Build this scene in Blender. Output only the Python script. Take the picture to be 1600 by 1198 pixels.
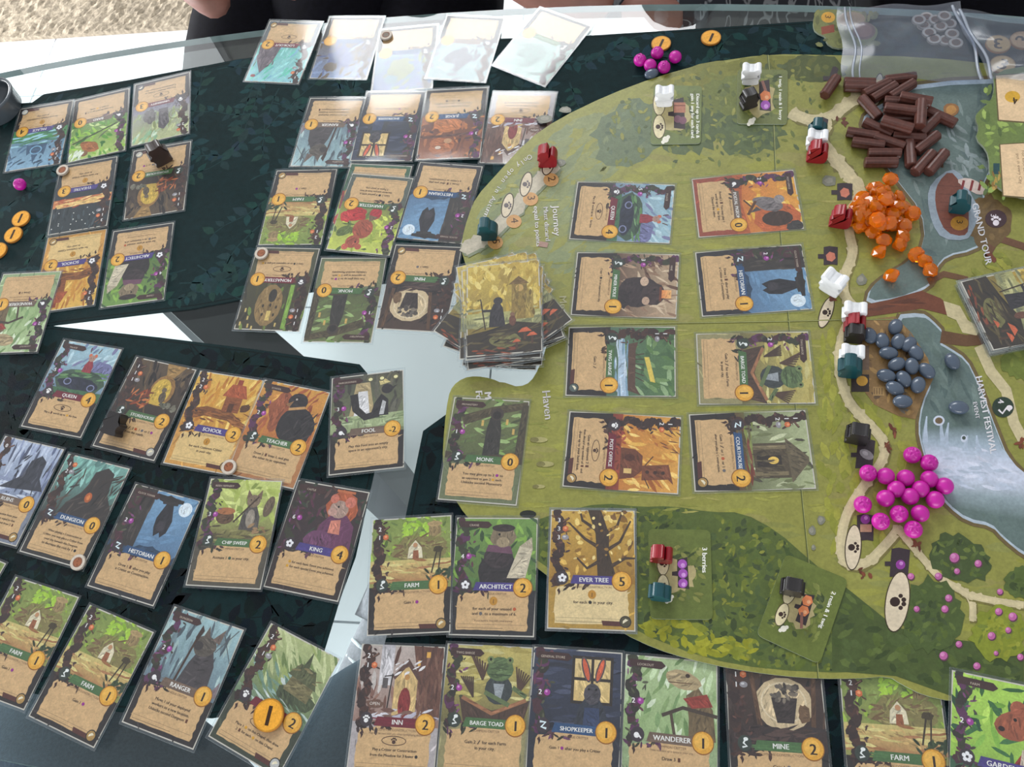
import bpy, bmesh, math, random
from mathutils import Vector, Matrix
rnd = random.Random(7)
S = bpy.context.scene
C = S.collection
for o in list(bpy.data.objects): bpy.data.objects.remove(o)

# ------------------------------------------------------------------ camera
PITCH, ROLL, CAMH, FPX = 0.457873672, -0.329746498, 0.619589918, 1299.27191
cam = bpy.data.objects.new('camera', bpy.data.cameras.new('camera')); C.objects.link(cam)
CR = Matrix.Rotation(PITCH, 3, 'X') @ Matrix.Rotation(ROLL, 3, 'Z')
cam.matrix_world = Matrix.Translation((0, 0, CAMH)) @ CR.to_4x4()
cam.data.sensor_width = 36; cam.data.lens = FPX/1600*36; cam.data.clip_start = 0.01
S.camera = cam
def at(px, py, z=0.0):
    """point of the horizontal plane z that the photograph shows at this pixel"""
    d = CR @ Vector(((px-800)/FPX, -(py-599)/FPX, -1.0))
    return Vector((0, 0, CAMH)) + d*((z-CAMH)/d.z)

# ------------------------------------------------------------------ light
W = bpy.data.worlds.new('room_light'); S.world = W; W.use_nodes = True
W.node_tree.nodes['Background'].inputs[0].default_value = (0.95, 0.97, 1.0, 1)
W.node_tree.nodes['Background'].inputs[1].default_value = 0.62
TA = math.radians(-21.3); E1 = Vector((math.cos(TA), math.sin(TA), 0)); E2 = Vector((-math.sin(TA), math.cos(TA), 0))   # directions along and across the table
def uv(u, v, z=0): return E1*u+E2*v+Vector((0, 0, z))
def area_lamp(name, u, v, z, w, h, rz, power, col):
    """daylight for a window, or as an added floor fill"""
    o = bpy.data.objects.new(name, bpy.data.lights.new(name, 'AREA')); C.objects.link(o); o.data.shape = 'RECTANGLE'; o.data.size = w; o.data.size_y = h
    o.location = uv(u, v, z); o.rotation_euler = (math.radians(-90), 0, TA+rz); o.data.color = col; o.data.energy = power
area_lamp('window_daylight', -.65, 3.0, 1.90, 1.70, 1.14, 0, 82, (0.96, 0.98, 1.0))
area_lamp('curtained_window_daylight', -2.6, 3.0, 1.85, 1.10, 1.40, 0, 14, (0.97, 0.98, 1.0))
area_lamp('left_floor_fill', -3.0, .9, -.10, 2.4, 1.2, math.radians(90), 150, (0.97, 0.98, 1.0))  # unseen fill added at the left to brighten the floor under the glass
area_lamp('near_floor_fill', .1, -2.7, -.10, 2.6, 1.2, math.radians(180), 110, (0.97, 0.98, 1.0))  # another added fill, low behind the camera, lifting the floor under the table
S.view_settings.view_transform = 'Standard'; S.view_settings.look = 'None'
S.view_settings.exposure = 0.08; S.view_settings.gamma = 1.0; S.view_settings.use_curve_mapping = False
S.cycles.transparent_max_bounces = 24

# ------------------------------------------------------------------ helpers
def lin(c):
    r = []
    for v in c[:3]:
        v = max(0, min(255, v))/255
        r.append(v/12.92 if v <= .04045 else ((v+.055)/1.055)**2.4)
    return tuple(r)+(1.0,)
def mat(name, col, rough=.5, spec=.5, metal=0, noise=0, nscale=200, bump=0, bscale=300, coat=0):
    m = bpy.data.materials.new(name); m.use_nodes = True; nt = m.node_tree; b = nt.nodes['Principled BSDF']
    b.inputs['Base Color'].default_value = lin(col); b.inputs['Roughness'].default_value = rough
    b.inputs['Specular IOR Level'].default_value = spec; b.inputs['Metallic'].default_value = metal
    b.inputs['Coat Weight'].default_value = coat
    tc = nt.nodes.new('ShaderNodeTexCoord')
    if noise:
        n = nt.nodes.new('ShaderNodeTexNoise'); n.inputs['Scale'].default_value = nscale; n.inputs['Detail'].default_value = 4
        r = nt.nodes.new('ShaderNodeValToRGB'); a = lin([c*(1-noise) for c in col]); d = lin([c*(1+noise) for c in col])
        r.color_ramp.elements[0].color = a; r.color_ramp.elements[1].color = d
        r.color_ramp.elements[0].position = .3; r.color_ramp.elements[1].position = .7
        nt.links.new(tc.outputs['Object'], n.inputs['Vector']); nt.links.new(n.outputs['Fac'], r.inputs['Fac'])
        nt.links.new(r.outputs['Color'], b.inputs['Base Color'])
    if bump:
        n2 = nt.nodes.new('ShaderNodeTexNoise'); n2.inputs['Scale'].default_value = bscale; n2.inputs['Detail'].default_value = 3
        bp = nt.nodes.new('ShaderNodeBump'); bp.inputs['Strength'].default_value = bump; bp.inputs['Distance'].default_value = .002
        nt.links.new(tc.outputs['Object'], n2.inputs['Vector']); nt.links.new(n2.outputs['Fac'], bp.inputs['Height'])
        nt.links.new(bp.outputs['Normal'], b.inputs['Normal'])
    return m
def clear_mat(name, tint=(255, 255, 255), ior=1.5, rough=.03, haze=0.0, hazecol=(225, 235, 240)):
    """clear sheet: transparent body, fresnel gloss, a little milky haze"""
    m = bpy.data.materials.new(name); m.use_nodes = True; nt = m.node_tree
    for n in list(nt.nodes): nt.nodes.remove(n)
    out = nt.nodes.new('ShaderNodeOutputMaterial'); tr = nt.nodes.new('ShaderNodeBsdfTransparent'); gl = nt.nodes.new('ShaderNodeBsdfGlossy')
    tr.inputs['Color'].default_value = lin(tint); gl.inputs['Roughness'].default_value = rough
    fr = nt.nodes.new('ShaderNodeFresnel'); fr.inputs['IOR'].default_value = ior
    geo = nt.nodes.new('ShaderNodeNewGeometry'); ab = nt.nodes.new('ShaderNodeMath'); ab.operation = 'MULTIPLY_ADD'
    ab.inputs[1].default_value = 1/ior-ior; ab.inputs[2].default_value = ior
    nt.links.new(geo.outputs['Backfacing'], ab.inputs[0])
    # inside the sheet the same pane is met from behind: keep the entry fresnel there too
    nt.links.new(ab.outputs[0], fr.inputs['IOR'])
    base = tr.outputs[0]
    if haze:
        df = nt.nodes.new('ShaderNodeBsdfDiffuse'); df.inputs['Color'].default_value = lin(hazecol)
        mx0 = nt.nodes.new('ShaderNodeMixShader'); mx0.inputs[0].default_value = haze
        nt.links.new(tr.outputs[0], mx0.inputs[1]); nt.links.new(df.outputs[0], mx0.inputs[2]); base = mx0.outputs[0]
    mx = nt.nodes.new('ShaderNodeMixShader'); nt.links.new(fr.outputs[0], mx.inputs[0])
    nt.links.new(base, mx.inputs[1]); nt.links.new(gl.outputs[0], mx.inputs[2]); nt.links.new(mx.outputs[0], out.inputs[0])
    return m
def print_mat(name, rough=.45, spec=.35, bump=.0, grain=.10, gscale=900, mottle=.12):
    """printed surface: ink colour per shape times fine painted grain"""
    m = bpy.data.materials.new(name); m.use_nodes = True; nt = m.node_tree; b = nt.nodes['Principled BSDF']
    at_ = nt.nodes.new('ShaderNodeVertexColor'); at_.layer_name = 'Col'
    tc = nt.nodes.new('ShaderNodeTexCoord'); n = nt.nodes.new('ShaderNodeTexNoise'); n.inputs['Scale'].default_value = gscale; n.inputs['Detail'].default_value = 5
    mr = nt.nodes.new('ShaderNodeMapRange'); mr.inputs[3].default_value = 1-grain*2; mr.inputs[4].default_value = 1+grain*2
    mx = nt.nodes.new('ShaderNodeMix'); mx.data_type = 'RGBA'; mx.blend_type = 'MULTIPLY'; mx.inputs[0].default_value = 1
    nt.links.new(tc.outputs['Object'], n.inputs['Vector']); nt.links.new(n.outputs['Fac'], mr.inputs[0])
    n3 = nt.nodes.new('ShaderNodeTexNoise'); n3.inputs['Scale'].default_value = gscale*.22; n3.inputs['Detail'].default_value = 3; n3.inputs['Distortion'].default_value = .8
    m3 = nt.nodes.new('ShaderNodeMapRange'); m3.inputs[3].default_value = 1-mottle*2; m3.inputs[4].default_value = 1+mottle*2
    mm = nt.nodes.new('ShaderNodeMath'); mm.operation = 'MULTIPLY'
    nt.links.new(tc.outputs['Object'], n3.inputs['Vector']); nt.links.new(n3.outputs['Fac'], m3.inputs[0]); nt.links.new(mr.outputs[0], mm.inputs[0]); nt.links.new(m3.outputs[0], mm.inputs[1])
    nt.links.new(at_.outputs['Color'], mx.inputs[6]); nt.links.new(mm.outputs[0], mx.inputs[7])
    nt.links.new(mx.outputs[2], b.inputs['Base Color'])
    b.inputs['Roughness'].default_value = rough; b.inputs['Specular IOR Level'].default_value = spec
    if bump:
        bp = nt.nodes.new('ShaderNodeBump'); bp.inputs['Strength'].default_value = bump; bp.inputs['Distance'].default_value = .0006
        n2 = nt.nodes.new('ShaderNodeTexNoise'); n2.inputs['Scale'].default_value = 1500
        nt.links.new(tc.outputs['Object'], n2.inputs['Vector']); nt.links.new(n2.outputs['Fac'], bp.inputs['Height']); nt.links.new(bp.outputs['Normal'], b.inputs['Normal'])
    return m
M = {}
M['print'] = print_mat('printed_card', .5, .3, grain=.16)
M['board'] = print_mat('printed_linen_board', .42, .4, bump=.25, grain=.12, gscale=500)
M['cloth'] = print_mat('green_jacquard', .7, .12, bump=.7, grain=.22, gscale=160)
M['stock'] = mat('card_stock', (205, 200, 188), .7, .2, noise=.03)
M['sleeve'] = clear_mat('clear_sleeve', (250, 251, 252), 1.52, .10, haze=.015)
M['sleeve_edge'] = clear_mat('sleeve_welded_edge', (240, 244, 246), 1.5, .15, haze=.22)
M['glass'] = clear_mat('table_glass', (240, 247, 246), 1.52, .0)
M['glass_edge'] = mat('glass_edge', (110, 130, 130), .08, .6, noise=.06, nscale=30)
M['bag'] = clear_mat('bag_plastic', (236, 240, 246), 1.42, .22, haze=.08, hazecol=(190, 196, 210))
M['bag_zip'] = clear_mat('bag_zip', (225, 230, 238), 1.5, .12, haze=.42, hazecol=(205, 212, 222))
M['edge'] = mat('board_edge', (150, 160, 140), .6, .3, noise=.05)
M['tile'] = mat('white_floor_tile', (235, 237, 240), .28, .4, noise=.012, nscale=4)
M['grout'] = mat('grout', (176, 180, 184), .9, .1, noise=.05)
M['rug'] = mat('beige_rug', (156, 145, 128), .95, .05, noise=.18, nscale=90, bump=1.0, bscale=160)
M['berry'] = mat('magenta_berry', (186, 24, 150), .38, .5, noise=.05, nscale=80)
M['twig'] = mat('brown_twig_wood', (86, 50, 42), .4, .45, noise=.14, nscale=220)
M['pebble'] = mat('slate_pebble', (78, 90, 106), .22, .5, noise=.05, nscale=60)
M['coin'] = mat('coin_edge', (170, 110, 40), .6, .3, noise=.08)
M['tokedge'] = mat('token_edge', (150, 142, 132), .6, .3, noise=.06)
for k, c in dict(red=(140, 22, 34), teal=(14, 70, 78), white=(228, 230, 232), black=(40, 37, 38), brown=(48, 36, 32)).items():
    M['m_'+k] = mat('painted_wood_'+k, c, .34, .5, noise=.05, nscale=150)
M['resin'] = bpy.data.materials.new('amber_resin'); M['resin'].use_nodes = True
_b = M['resin'].node_tree.nodes['Principled BSDF']
_b.inputs['Base Color'].default_value = lin((255, 142, 20)); _b.inputs['Roughness'].default_value = .04
_b.inputs['Transmission Weight'].default_value = .65; _b.inputs['IOR'].default_value = 1.5
M['base'] = mat('dark_table_base', (58, 62, 66), .35, .5, noise=.06, nscale=20)
M['black'] = mat('black_fabric', (14, 14, 20), .9, .1, noise=.2, nscale=150)
M['skin'] = mat('skin', (128, 88, 76), .55, .4, noise=.05, nscale=60)
M['hair'] = mat('dark_hair', (40, 32, 28), .6, .3, noise=.2, nscale=120)
M['jeans'] = mat('blue_jeans', (70, 84, 96), .9, .1, noise=.1, nscale=400, bump=.3, bscale=900)
M['shoe'] = mat('grey_canvas', (150, 148, 154), .85, .2, noise=.08, nscale=200, bump=.3)
M['shoe2'] = mat('dark_grey_canvas', (88, 94, 98), .8, .2, noise=.08, nscale=200, bump=.3)
M['lace'] = mat('white_rubber', (222, 226, 230), .6, .3, noise=.03)
M['cushion'] = mat('grey_cushion', (126, 134, 136), .9, .1, noise=.06, nscale=200, bump=.4)
M['smoke'] = mat('dark_smoky_plastic', (70, 78, 84), .25, .5, noise=.08, nscale=40)
M['wall'] = mat('wall_paint', (214, 214, 210), .9, .2, noise=.02, nscale=5)
M['frame'] = mat('window_frame', (236, 236, 234), .5, .4, noise=.02)

def mesh_obj(name, bm, m, parent=None, smooth=False):
    me = bpy.data.meshes.new(name); bm.to_mesh(me); bm.free()
    for x in (m if isinstance(m, (list, tuple)) else [m]): me.materials.append(x)
    if smooth:
        for p in me.polygons: p.use_smooth = True
    o = bpy.data.objects.new(name, me); C.objects.link(o); o.parent = parent
    return o
def empty(name, loc=(0, 0, 0), rz=0):
    o = bpy.data.objects.new(name, None); o.empty_display_size = .02; C.objects.link(o); o.location = loc; o.rotation_euler = (0, 0, rz); return o
def tag(o, label, cat=None, group=None, kind=None):
    if label: o['label'] = label
    if cat: o['category'] = cat
    if group: o['group'] = group
    if kind: o['kind'] = kind
    return o
def prism(pts, z0, z1, side_mat=0, bm=None):
    bm = bm or bmesh.new()
    a = sum(pts[i][0]*pts[(i+1) % len(pts)][1]-pts[(i+1) % len(pts)][0]*pts[i][1] for i in range(len(pts)))
    if a < 0: pts = list(pts)[::-1]
    lo = [bm.verts.new((p[0], p[1], z0)) for p in pts]; hi = [bm.verts.new((p[0], p[1], z1)) for p in pts]
    bm.faces.new(lo[::-1]); bm.faces.new(hi); n = len(pts)
    for i in range(n):
        f = bm.faces.new((lo[i], lo[(i+1) % n], hi[(i+1) % n], hi[i])); f.material_index = side_mat
    bm.normal_update()
    return bm
def box(bm, x0, x1, y0, y1, z0, z1): return prism([(x0, y0), (x1, y0), (x1, y1), (x0, y1)], z0, z1, bm=bm)
def circ(cx, cy, rx, ry=None, n=28, a0=0):
    ry = rx if ry is None else ry
    return [(cx+rx*math.cos(a0+2*math.pi*i/n), cy+ry*math.sin(a0+2*math.pi*i/n)) for i in range(n)]
def smooth_poly(pts, it=2, closed=True):
    for _ in range(it):
        q = []
        n = len(pts)
        for i in range(n if closed else n-1):
            a, b = pts[i], pts[(i+1) % n]
            q += [(a[0]*.75+b[0]*.25, a[1]*.75+b[1]*.25), (a[0]*.25+b[0]*.75, a[1]*.25+b[1]*.75)]
        pts = q if closed else [pts[0]]+q+[pts[-1]]
    return pts

# ------------------------------------------------------------------ print painter
GL = {}
def _tmesh(s):
    cu = bpy.data.curves.new('t', 'FONT'); cu.body = s; cu.size = 1; cu.resolution_u = 2; cu.fill_mode = 'FRONT'
    o = bpy.data.objects.new('t', cu); C.objects.link(o); dg = bpy.context.evaluated_depsgraph_get(); e = o.evaluated_get(dg); me = e.to_mesh()
    v = [(x.co.x, x.co.y) for x in me.vertices]; f = [tuple(p.vertices) for p in me.polygons]
    e.to_mesh_clear(); bpy.data.objects.remove(o); bpy.data.curves.remove(cu)
    return v, f
def glyph(c):
    if c not in GL:
        if '.' not in GL:
            v, f = _tmesh('.'); GL['_d'] = max(x for x, y in v); GL['.'] = (v, f, .28)
        if c == ' ': GL[c] = ([], [], .27)
        elif c != '.' or True:
            v, f = _tmesh(c); w, _ = _tmesh(c+'.'); GL[c] = (v, f, max(x for x, y in w)-GL['_d'])
    return GL[c]
class Painter:
    """stacks flat ink shapes a fraction of a micrometre apart"""
    def __init__(s, xf=None, z=0.0, step=1.0e-6, ydown=False, clamp=None, seed=1):
        s.v, s.f, s.c, s.z, s.step, s.xf, s.ydown, s.clamp, s.r = [], [], [], z, step, xf or (lambda x, y: (x, y)), ydown, clamp, random.Random(seed)
    def up(s): s.z += s.step
    def poly(s, pts, col, cols=None, z=None):
        if z is None: s.up(); z = s.z
        b = len(s.v); g = s.gain
        for i, (x, y) in enumerate(pts):
            if s.clamp: x, y = s.clamp(x, y)
            X, Y = s.xf(x, y); s.v.append((X, Y, z)); c_ = cols[i] if cols else col; s.c.append(lin((c_[0]*g[0], c_[1]*g[1], c_[2]*g[2])))
        s.f.append(tuple(range(b, b+len(pts))))
        if s.tex and z == s.z: s.texture(pts, cols or [col])
    tex = False; gain = (1, 1, 1)
    def texture(s, pts, cols):
        """dabs of nearly the same paint inside one picture shape"""
        xs = [p[0] for p in pts]; ys = [p[1] for p in pts]; w, h = max(xs)-min(xs), max(ys)-min(ys); ar = w*h
        if ar < 25 or ar > 1600: return
        s.tex = False; n = int(min(60, ar/5)); l = min(7, max(2, max(w, h)*.35)); a = s.r.uniform(0, 180) if w*1.6 > h else 85
        base = [sum(c[i] for c in cols)/len(cols) for i in range(3)]
        s.S(n, min(xs), min(ys), max(xs), max(ys), [[c*k+d for c in base] for k, d in ((1.14, 4), (1.07, 2), (.9, 0), (.8, 0))], l, l*.2, a, 35, 4, inside=pts, lay=8); s.tex = True
    G = poly
    def R(s, x0, y0, x1, y1, cb, ct=None):
        ct = ct or cb; s.poly([(x0, y0), (x1, y0), (x1, y1), (x0, y1)], None, [cb, cb, ct, ct])
    def E(s, cx, cy, rx, ry=None, col=(0, 0, 0), n=14, a=0):
        ry = rx if ry is None else ry; ca, sa = math.cos(math.radians(a)), math.sin(math.radians(a))
        s.poly([(cx+ca*x-sa*y, cy+sa*x+ca*y) for x, y in circ(0, 0, rx, ry, n)], col)
    def ring(s, cx, cy, rx, ry, w, col, a=0, n=28):
        ca, sa = math.cos(math.radians(a)), math.sin(math.radians(a)); s.up()
        o = circ(0, 0, rx, ry, n); i = circ(0, 0, rx-w, ry-w, n)
        T = lambda p: (cx+ca*p[0]-sa*p[1], cy+sa*p[0]+ca*p[1])
        for k in range(n):
            j = (k+1) % n; s.poly([T(o[k]), T(o[j]), T(i[j]), T(i[k])], col, z=s.z)
    def B(s, cx, cy, rx, ry, col, jag=.18, n=18, a=0):
        ca, sa = math.cos(math.radians(a)), math.sin(math.radians(a))
        q = []
        for i, (x, y) in enumerate(circ(0, 0, rx, ry, n)):
            k = 1+s.r.uniform(-jag, jag); x *= k; y *= k; q.append((cx+ca*x-sa*y, cy+sa*x+ca*y))
        s.poly(q, col)
    def L(s, pts, w, col, w2=None):
        s.up(); n = len(pts)
        if n < 2: return
        left, right = [], []
        for i, p in enumerate(pts):
            a = pts[max(i-1, 0)]; b = pts[min(i+1, n-1)]; dx, dy = b[0]-a[0], b[1]-a[1]; l = math.hypot(dx, dy) or 1
            k = (w if w2 is None else w+(w2-w)*i/(n-1))/2; left.append((p[0]-dy/l*k, p[1]+dx/l*k)); right.append((p[0]+dy/l*k, p[1]-dx/l*k))
        for i in range(n-1): s.poly([left[i], left[i+1], right[i+1], right[i]], col, z=s.z)
    def S(s, n, x0, y0, x1, y1, cols, l=8, w=1.6, a=0, aj=20, jit=12, inside=None, lay=30):
        """n brush strokes"""
        z0 = s.z
        for k in range(n):
            for _ in range(8):
                x, y = s.r.uniform(x0, x1), s.r.uniform(y0, y1)
                if inside is None or pip(x, y, inside): break
            else: continue
            c = s.r.choice(cols); d = s.r.uniform(-jit, jit); c = [q+d for q in c]
            t = math.radians(a+s.r.uniform(-aj, aj)); L_ = l*s.r.uniform(.6, 1.3)/2; w_ = w*s.r.uniform(.6, 1.3)/2
            dx, dy = math.cos(t), math.sin(t)
            loc = [(-L_, -w_*.3), (-L_*.4, -w_), (L_*.5, -w_*.8), (L_, w_*.2), (L_*.3, w_), (-L_*.6, w_*.7)]
            q = [(x+dx*u-dy*v, y+dy*u+dx*v) for u, v in loc]
            if inside is not None and not all(pip(a_, b_, inside) for a_, b_ in q): continue
            s.poly(q, c, z=z0+s.step*(1+k % lay)+k*1e-9)
        s.z = z0+s.step*(lay+1)
    def T(s, txt, x, y, size, col, align='c', a=0, bold=0, icons=True):
        """text line; @x are little print symbols"""
        parts = []; i = 0; w = 0
        while i < len(txt):
            if txt[i] == '@' and icons: parts.append(('@'+txt[i+1], w)); w += .95; i += 2
            else: parts.append((txt[i], w)); w += glyph(txt[i])[2]; i += 1
        off = {'c': -w/2, 'l': 0, 'r': -w}[align]; ca, sa = math.cos(math.radians(a)), math.sin(math.radians(a)); s.up(); sg = -1 if s.ydown else 1
        def P(gx, gy):
            gx = (gx+off)*size; gy = gy*size*sg
            return (x+ca*gx-sa*gy, y+sa*gx+ca*gy)
        z = s.z
        for ch, ox in parts:
            if ch[0] == '@' and len(ch) == 2:
                k = ch[1]; cx, cy = ox+.48, .33
                if k == 'c': s.poly([P(cx-.28, cy-.42), P(cx+.28, cy-.42), P(cx+.28, cy+.42), P(cx-.28, cy+.42)], (96, 54, 34))
                elif k == 't': s.poly([P(cx-.35, cy-.4), P(cx-.15, cy-.45), P(cx+.35, cy+.4), P(cx+.15, cy+.45)], (58, 34, 26))
                else: s.poly([P(cx+px, cy+py) for px, py in circ(0, 0, .42, .42, 10)], dict(p=(150, 40, 140), o=(215, 160, 40), r=(190, 90, 50), b=(110, 105, 105), d=(40, 36, 34), g=(50, 80, 60))[k])
                continue
            v, f, _ = glyph(ch)
            for bx in ([0] if not bold else [0, bold]):
                for q in f: s.poly([P(v[j][0]+ox+bx, v[j][1]) for j in q], col, z=z+bx*1e-6)
        s.up()
    def paw(s, x, y, r, col, a=0):
        ca, sa = math.cos(math.radians(a)), math.sin(math.radians(a)); sg = -1 if s.ydown else 1
        for dx, dy, rr in ((0, -.25, .55), (-.62, .35, .24), (-.22, .68, .26), (.24, .68, .26), (.64, .35, .24)):
            dy *= sg; s.E(x+r*(ca*dx-sa*dy), y+r*(sa*dx+ca*dy), rr*r, rr*r*.95, col, 12)
    def mesh(s, name):
        me = bpy.data.meshes.new(name); me.from_pydata(s.v, [], s.f)
        ca = me.color_attributes.new('Col', 'FLOAT_COLOR', 'POINT'); ca.data.foreach_set('color', [q for c in s.c for q in c])
        return me
def pip(x, y, poly):
    r = False; j = len(poly)-1
    for i in range(len(poly)):
        xi, yi = poly[i]; xj, yj = poly[j]
        if (yi > y) != (yj > y) and x < (xj-xi)*(y-yi)/(yj-yi)+xi: r = not r
        j = i
    return r
def print_obj(name, P, m, parent=None):
    me = P.mesh(name); me.materials.append(m); o = bpy.data.objects.new(name, me); C.objects.link(o); o.parent = parent; return o

# ================================================================== THE SETTING
FLZ = -0.74
bm = bmesh.new(); box(bm, -3.2, 3.2, -1.2, 3.2, FLZ-.03, FLZ-.004)
floor = mesh_obj('floor', bm, M['grout']); floor.rotation_euler = (0, 0, TA); tag(floor, 'white tiled floor seen through the glass and beyond the table', kind='structure')
TS = .60; G_ = .004
bm = bmesh.new(); prism([(G_/2, G_/2), (TS-G_/2, G_/2), (TS-G_/2, TS-G_/2), (G_/2, TS-G_/2)], FLZ-.004, FLZ, bm=bm)
bmesh.ops.bevel(bm, geom=[e for e in bm.edges if all(v.co.z > FLZ-.001 for v in e.verts)], offset=.001, segments=1)
tile0 = None
for i in range(-3, 7):
    for j in range(-4, 3):
        if tile0 is None: tile0 = mesh_obj('tile', bm, M['tile'], floor); t = tile0
        else: t = tile0.copy(); C.objects.link(t)
        t.location = (-1.485+i*TS, 1.388+j*TS, 0)
# far wall with the window the light comes from
wall = empty('wall_far', (0, 0, 0), TA); tag(wall, 'painted far wall around the bright windows', kind='structure')
OPEN = [(-3.17, -2.03, 1.13, 2.57), (-1.52, .22, 1.31, 2.49)]
bm = bmesh.new(); xs = [-4.2, OPEN[0][0], OPEN[0][1], OPEN[1][0], OPEN[1][1], 3.6]
for k in range(0, 6, 2): box(bm, xs[k], xs[k+1], 3.04, 3.2, FLZ, 2.8)
for x0, x1, z0, z1 in OPEN: box(bm, x0, x1, 3.04, 3.2, FLZ, z0); box(bm, x0, x1, 3.04, 3.2, z1, 2.8)
mesh_obj('wall_panel', bm, M['wall'], wall)
for k, (x0, x1, z0, z1) in enumerate(OPEN):
    wn = empty('window_%d' % (k+1), (0, 0, 0), TA); tag(wn, 'white framed window in the far wall, ' + ('left' if k == 0 else 'behind the seated people'), kind='structure')
    for q in ((x0, x0+.03, z0, z1), (x1-.03, x1, z0, z1), (x0+.03, x1-.03, z0, z0+.03), (x0+.03, x1-.03, z1-.03, z1)):
        bm = bmesh.new(); box(bm, q[0], q[1], 3.02, 3.12, q[2], q[3]); mesh_obj('frame_bar', bm, M['frame'], wn)
# rug
rug = None
bm = bmesh.new(); nx, ny = 150, 110
vs = [[bm.verts.new((-2.3+1.55*i/nx, 1.577+1.3*j/ny, FLZ+.008+.007*rnd.random())) for i in range(nx+1)] for j in range(ny+1)]
for j in range(ny):
    for i in range(nx): bm.faces.new((vs[j][i], vs[j][i+1], vs[j+1][i+1], vs[j+1][i]))
for j in (0,):
    lo = [bm.verts.new((v.co.x, v.co.y, FLZ)) for v in vs[0]]
    for i in range(nx): bm.faces.new((lo[i], lo[i+1], vs[0][i+1], vs[0][i]))
lo = [bm.verts.new((vs[j][nx].co.x, vs[j][nx].co.y, FLZ)) for j in range(ny+1)]
for j in range(ny): bm.faces.new((lo[j], lo[j+1], vs[j+1][nx], vs[j][nx]))
rug = mesh_obj('rug', bm, M['rug']); rug.rotation_euler = (0, 0, TA); tag(rug, 'beige speckled pile rug on the white tiles beyond the table', 'rug')

# ------------------------------------------------------------------ glass table
GT = -.0015
tab = empty('glass_table', uv(-.21, .34, FLZ), TA); tag(tab, 'oval clear glass table with dark base under green cloths', 'table')
bm = bmesh.new(); prism(circ(0, 0, 1.07, .38, 96), GT-.008-FLZ, GT-FLZ, side_mat=1, bm=bm)
bmesh.ops.bevel(bm, geom=[e for e in bm.edges if abs(e.verts[0].co.z-e.verts[1].co.z) < 1e-6], offset=.0012, segments=2)
for f in bm.faces:
    if abs(f.normal.z) < .98: f.material_index = 1
mesh_obj('glass_top', bm, [M['glass'], M['glass_edge']], tab)
def slab(p, q, w, z0, z1, name):
    inv = Matrix.Rotation(-TA, 3, 'Z'); o = uv(-.21, .34, 0); a = inv @ (p-o); b = inv @ (q-o); d = (b-a).normalized(); n = Vector((-d.y, d.x, 0))*w/2
    bm = prism([(a+n)[:2], (b+n)[:2], (b-n)[:2], (a-n)[:2]], z0-FLZ, z1-FLZ); bmesh.ops.bevel(bm, geom=bm.edges[:], offset=.004, segments=2)
    return mesh_obj(name, bm, M['base'], tab)
zb = -.10
slab(at(262, 425, zb), at(500, 640, zb), .058, zb-.03, zb, 'base_beam')
slab(at(262, 425, zb), at(240, 405, zb), .058, zb-.03, zb, 'base_beam')
for q in (at(240, 400, zb), at(470, 612, zb)):
    slab(q-E1*.03, q+E1*.03, .05, FLZ+.0005, zb-.03, 'base_leg')

# ------------------------------------------------------------------ green cloths
def leafy(P, x, y, ang, size, c1, inside):
    pts = []; a = ang; q = (x, y)
    for k in range(9):
        pts.append(q); a += P.r.uniform(-.28, .34); q = (q[0]+size*.16*math.cos(a), q[1]+size*.16*math.sin(a))
    pts = [p for p in pts if pip(p[0], p[1], inside)]
    if len(pts) < 3: return
    z_ = P.z0+(P.n % 60)*4e-7; P.n += 1; P.z = z_
    P.L(pts, .0016, c1, .0007)
    for k, p in enumerate(pts[1:]):
        for sd in (-1, 1):
            if P.r.random() < .2: continue
            t = ang+sd*P.r.uniform(.6, 1.2); l = size*P.r.uniform(.14, .26); w = l*.26
            loc = [(0, 0), (l*.3, w), (l*.65, w*.8), (l, 0), (l*.65, -w*.8), (l*.3, -w)]
            pp = [(p[0]+math.cos(t)*u-math.sin(t)*v, p[1]+math.sin(t)*u+math.cos(t)*v) for u, v in loc]
            if all(pip(a_, b_, inside) for a_, b_ in pp): P.poly(pp, [c+P.r.uniform(-5, 5) for c in c1], z=z_+4e-7*(1+k % 3))
def cloth(px, base, leaf, n, label, seed):
    pts = [tuple(at(x, y, 0)[:2]) for x, y in px]
    bm = prism(pts, GT+.0002, -.00012); bmesh.ops.triangulate(bm, faces=[f for f in bm.faces if len(f.verts) > 4], ngon_method='EAR_CLIP')
    P = Painter(z=-.0001, step=4e-7, seed=seed)
    # the plain weave itself is a fine field of strokes
    xs = [p[0] for p in pts]; ys = [p[1] for p in pts]
    P.poly(pts, base); P.z0 = P.z+4e-7; P.n = 0
    for k in range(n):
        x, y = P.r.uniform(min(xs), max(xs)), P.r.uniform(min(ys), max(ys))
        if pip(x, y, pts): leafy(P, x, y, P.r.uniform(0, 6.28), P.r.uniform(.05, .085), leaf, pts)
    # stitched hem a little inside the border
    cx, cy = sum(xs)/len(xs), sum(ys)/len(ys)
    P.z = P.z0+40e-7; hem = [(p[0]+(cx-p[0])*.022, p[1]+(cy-p[1])*.022) for p in pts]; P.L(hem+[hem[0]], .0012, [c*.6 for c in base])
    o = empty('table_cloth'); tag(o, label, 'tablecloth')
    body = mesh_obj('cloth_body', bm, mat('green_cloth_'+str(seed), [c*.9 for c in base], .85, .2, noise=.1, nscale=300), o)
    print_obj('woven_pattern', P, M['cloth'], o)
    return o
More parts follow.
